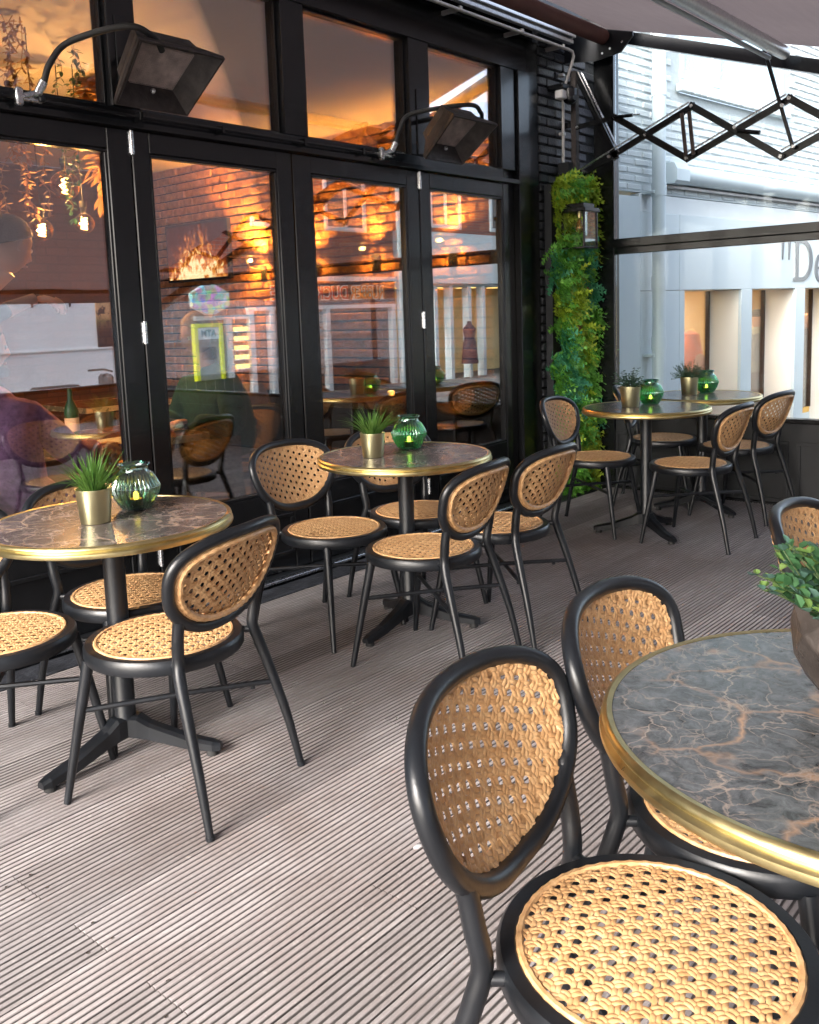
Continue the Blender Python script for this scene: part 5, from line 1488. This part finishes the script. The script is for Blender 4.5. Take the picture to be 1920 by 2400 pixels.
for wd, x, m in (('RUBBER', 15.02, 'sign_orange'), ('DUCK', 13.92, 'sign_red'), ('STORE', 12.72, 'sign_red')):
    text('letters', wd, .40, (x, SY + .066, 1.79), (R(90), 0, R(180)), 'sign_white', a3, .004, xs=.78 if wd == 'RUBBER' else .86, off=.022)
    text('letters', wd, .40, (x, SY + .078, 1.79), (R(90), 0, R(180)), m, a3, .004, xs=.78 if wd == 'RUBBER' else .86, off=.004)
def swin(x0, x1, z0, z1, par, m='pvc_white'):
    w = fb('window', x0, x1, z0, z1, 'dark_bldg_glass', .01, .0, par)
    for a_, b_2, c_, d_ in ((x0, x1, z0 - .09, z0), (x0, x1, z1, z1 + .08), (x0 - .08, x0, z0 - .09, z1 + .08), (x1, x1 + .08, z0 - .09, z1 + .08), ((x0 + x1) / 2 - .03, (x0 + x1) / 2 + .03, z0, z1)):
        MB().box(a_, b_2, SY + .011, SY + .06, c_, d_, .004).build('frame', m, w)
    return w
for x in (11.9, 13.9, 9.6): swin(x, x + 1.1, 3.2, 4.5, a3)
dpz = MB(); dpz.tube([(16.1, SY + .1, STREET), (16.1, SY + .1, 5.2)], .06, 12); tag(dpz.build('downpipe', 'pvc_white'), 'white downpipe between the duck shop and the fashion shop across the street', 'pipe')
a4 = empty('corner_fashion_shop', (0, 0, 0), 0, 'brick house over a white fronted fashion shop, mirrored in the narrowest door', 'building')
fb('wall', 16.2, 30, 3.22, 5.9, 'red_brick_sheet', par=a4); fb('fascia', 16.2, 30, 2.0, 3.219, 'white_panel', .15, .2, a4)
for x in (17.4, 19.85, 22.3): swin(x, x + 1.05, 3.42, 5.0, a4)
fb('shop_interior_wall', 16.2, 30, STREET, 1.99, 'shop_wall', -1.5, .1, a4) if False else MB().box(16.2, 30, SY - 1.6, SY - 1.5, STREET, 1.99).build('shop_interior_wall', 'shop_wall', a4)
MB().box(16.2, 30, SY - 1.499, SY, 1.94, 1.99).build('shop_ceiling', 'white_wall', a4)
for x in (16.8, 18.2, 19.6, 21): MB().box(x, x + .5, SY - 1.0, SY - .6, 1.92, 1.939).build('ceiling_lamp', 'yellow_glow', a4)
for x in (16.2, 17.35, 17.95, 18.7, 19.3, 20.5, 21.6, 23): fb('pillar', x, x + .12, STREET, 1.939, 'white_panel', .08, .12, a4)
t = empty('clothes_rail', (19.65, SY + .9, STREET), 0, 'black rail of pastel clothes outside the fashion shop', 'clothes rail')
b = MB()
for s_ in (-1, 1): b.cyl((s_ * .35, 0, 0), (s_ * .35, 0, 1.1), .015, 8)
b.cyl((-.35, 0, 1.1), (.35, 0, 1.1), .015, 8); b.build('frame', 'black_matt', t)
for i, m in enumerate(('frosted_pane', 'knit_lavender', 'fern_blue', 'skin')): MB().box(-.30 + i * .15, -.18 + i * .15, -.22, .22, .35, 1.05, .03).build('garment', m, t)
t = empty('mannequin', (18.35, SY + .35, STREET), 0, 'dark dress on a stand outside the fashion shop across the street', 'mannequin')
MB().lathe([(.001, .4), (.22, .4), (.17, .9), (.13, 1.05), (.17, 1.25), (.06, 1.38), (.05, 1.45)], 16).build('dress', 'dark_dress', t); MB().cyl((0, 0, 0), (0, 0, .4), .02, 8).build('stand', 'steel', t)
# bare shrub in front of the shops
t = empty('bare_shrub', (12.0, SY + 1.2, STREET), 0, 'bare twiggy shrub on the far pavement, mirrored in the second door', 'shrub')
rr = random.Random(3); b = MB()
def twig(p, d, L, r, n):
    q = p + d * L; b.tube([p, (p + q) / 2 + Vector((rr.gauss(0, .02), rr.gauss(0, .02), 0)), q], [r, r * .8, r * .6], 5, cap=False)
    if n:
        for _ in range(3): twig(q, (d + Vector((rr.gauss(0, .5), rr.gauss(0, .5), rr.gauss(.1, .3)))).normalized(), L * .72, r * .6, n - 1)
for i in range(5): twig(Vector((0, 0, .5)), Vector((rr.gauss(0, .4), rr.gauss(0, .4), 1)).normalized(), .42, .012, 4)
b.build('branches', 'dark_wall', t, False); MB().lathe([(.2, 0), (.26, .5), (.24, .5), (.01, .45)], 20).build('pot', 'black_matt', t)
# scooter parked across the street
t = empty('parked_scooter', (7.05, SY + 1.6, STREET), R(90), 'dark scooter parked across the street, mirrored at the left edge', 'scooter')
for y in (-.6, .6): MB().tube([(0, y + .24 * math.cos(a), .26 + .24 * math.sin(a)) for a in [2 * PI * i / 20 for i in range(20)]], .06, 8, closed=True).build('wheel', 'rubber', t)
b = MB(); b.box(-.16, .16, -.15, .75, .42, .72, .08); b.box(-.14, .14, -.2, .45, .24, .34, .03); b.build('body', 'dark_tile', t)
MB().box(-.14, .14, .0, .7, .73, .83, .04).build('seat', 'rubber', t); MB().tube([(0, -.6, .3), (0, -.45, .95)], .05, 10).build('fork', 'dark_tile', t)
MB().box(-.18, .18, -.52, -.42, .35, .95, .05).build('leg_shield', 'dark_tile', t); MB().tube([(-.33, -.38, 1.0), (0, -.44, 1.02), (.33, -.38, 1.0)], .016, 8).build('handlebar', 'rubber', t)
# small litter on the boards
for i, (x, y, lb) in enumerate(((1.62, 1.43, 'white chewing gum spot nearest the bottom left of the deck'), (3.05, 1.15, 'pale crumb on the deck behind the foreground chair'), (3.9, 2.0, 'pale leaf scrap on the deck between the middle and plant wall tables'), (1.62, 2.75, 'tiny pale crumb on the deck under the leftmost table'))):
    b = MB(); b.lathe([(.001, .003), (.008, .002), (.011, .0003), (.001, .0002)], 10); b.v = [(x_ * 1.3, y_ * .7, z_) for x_, y_, z_ in b.v]
    tag(b.build('crumb', 'pebble', None, loc=(x, y, .0005)), lb, 'crumb')
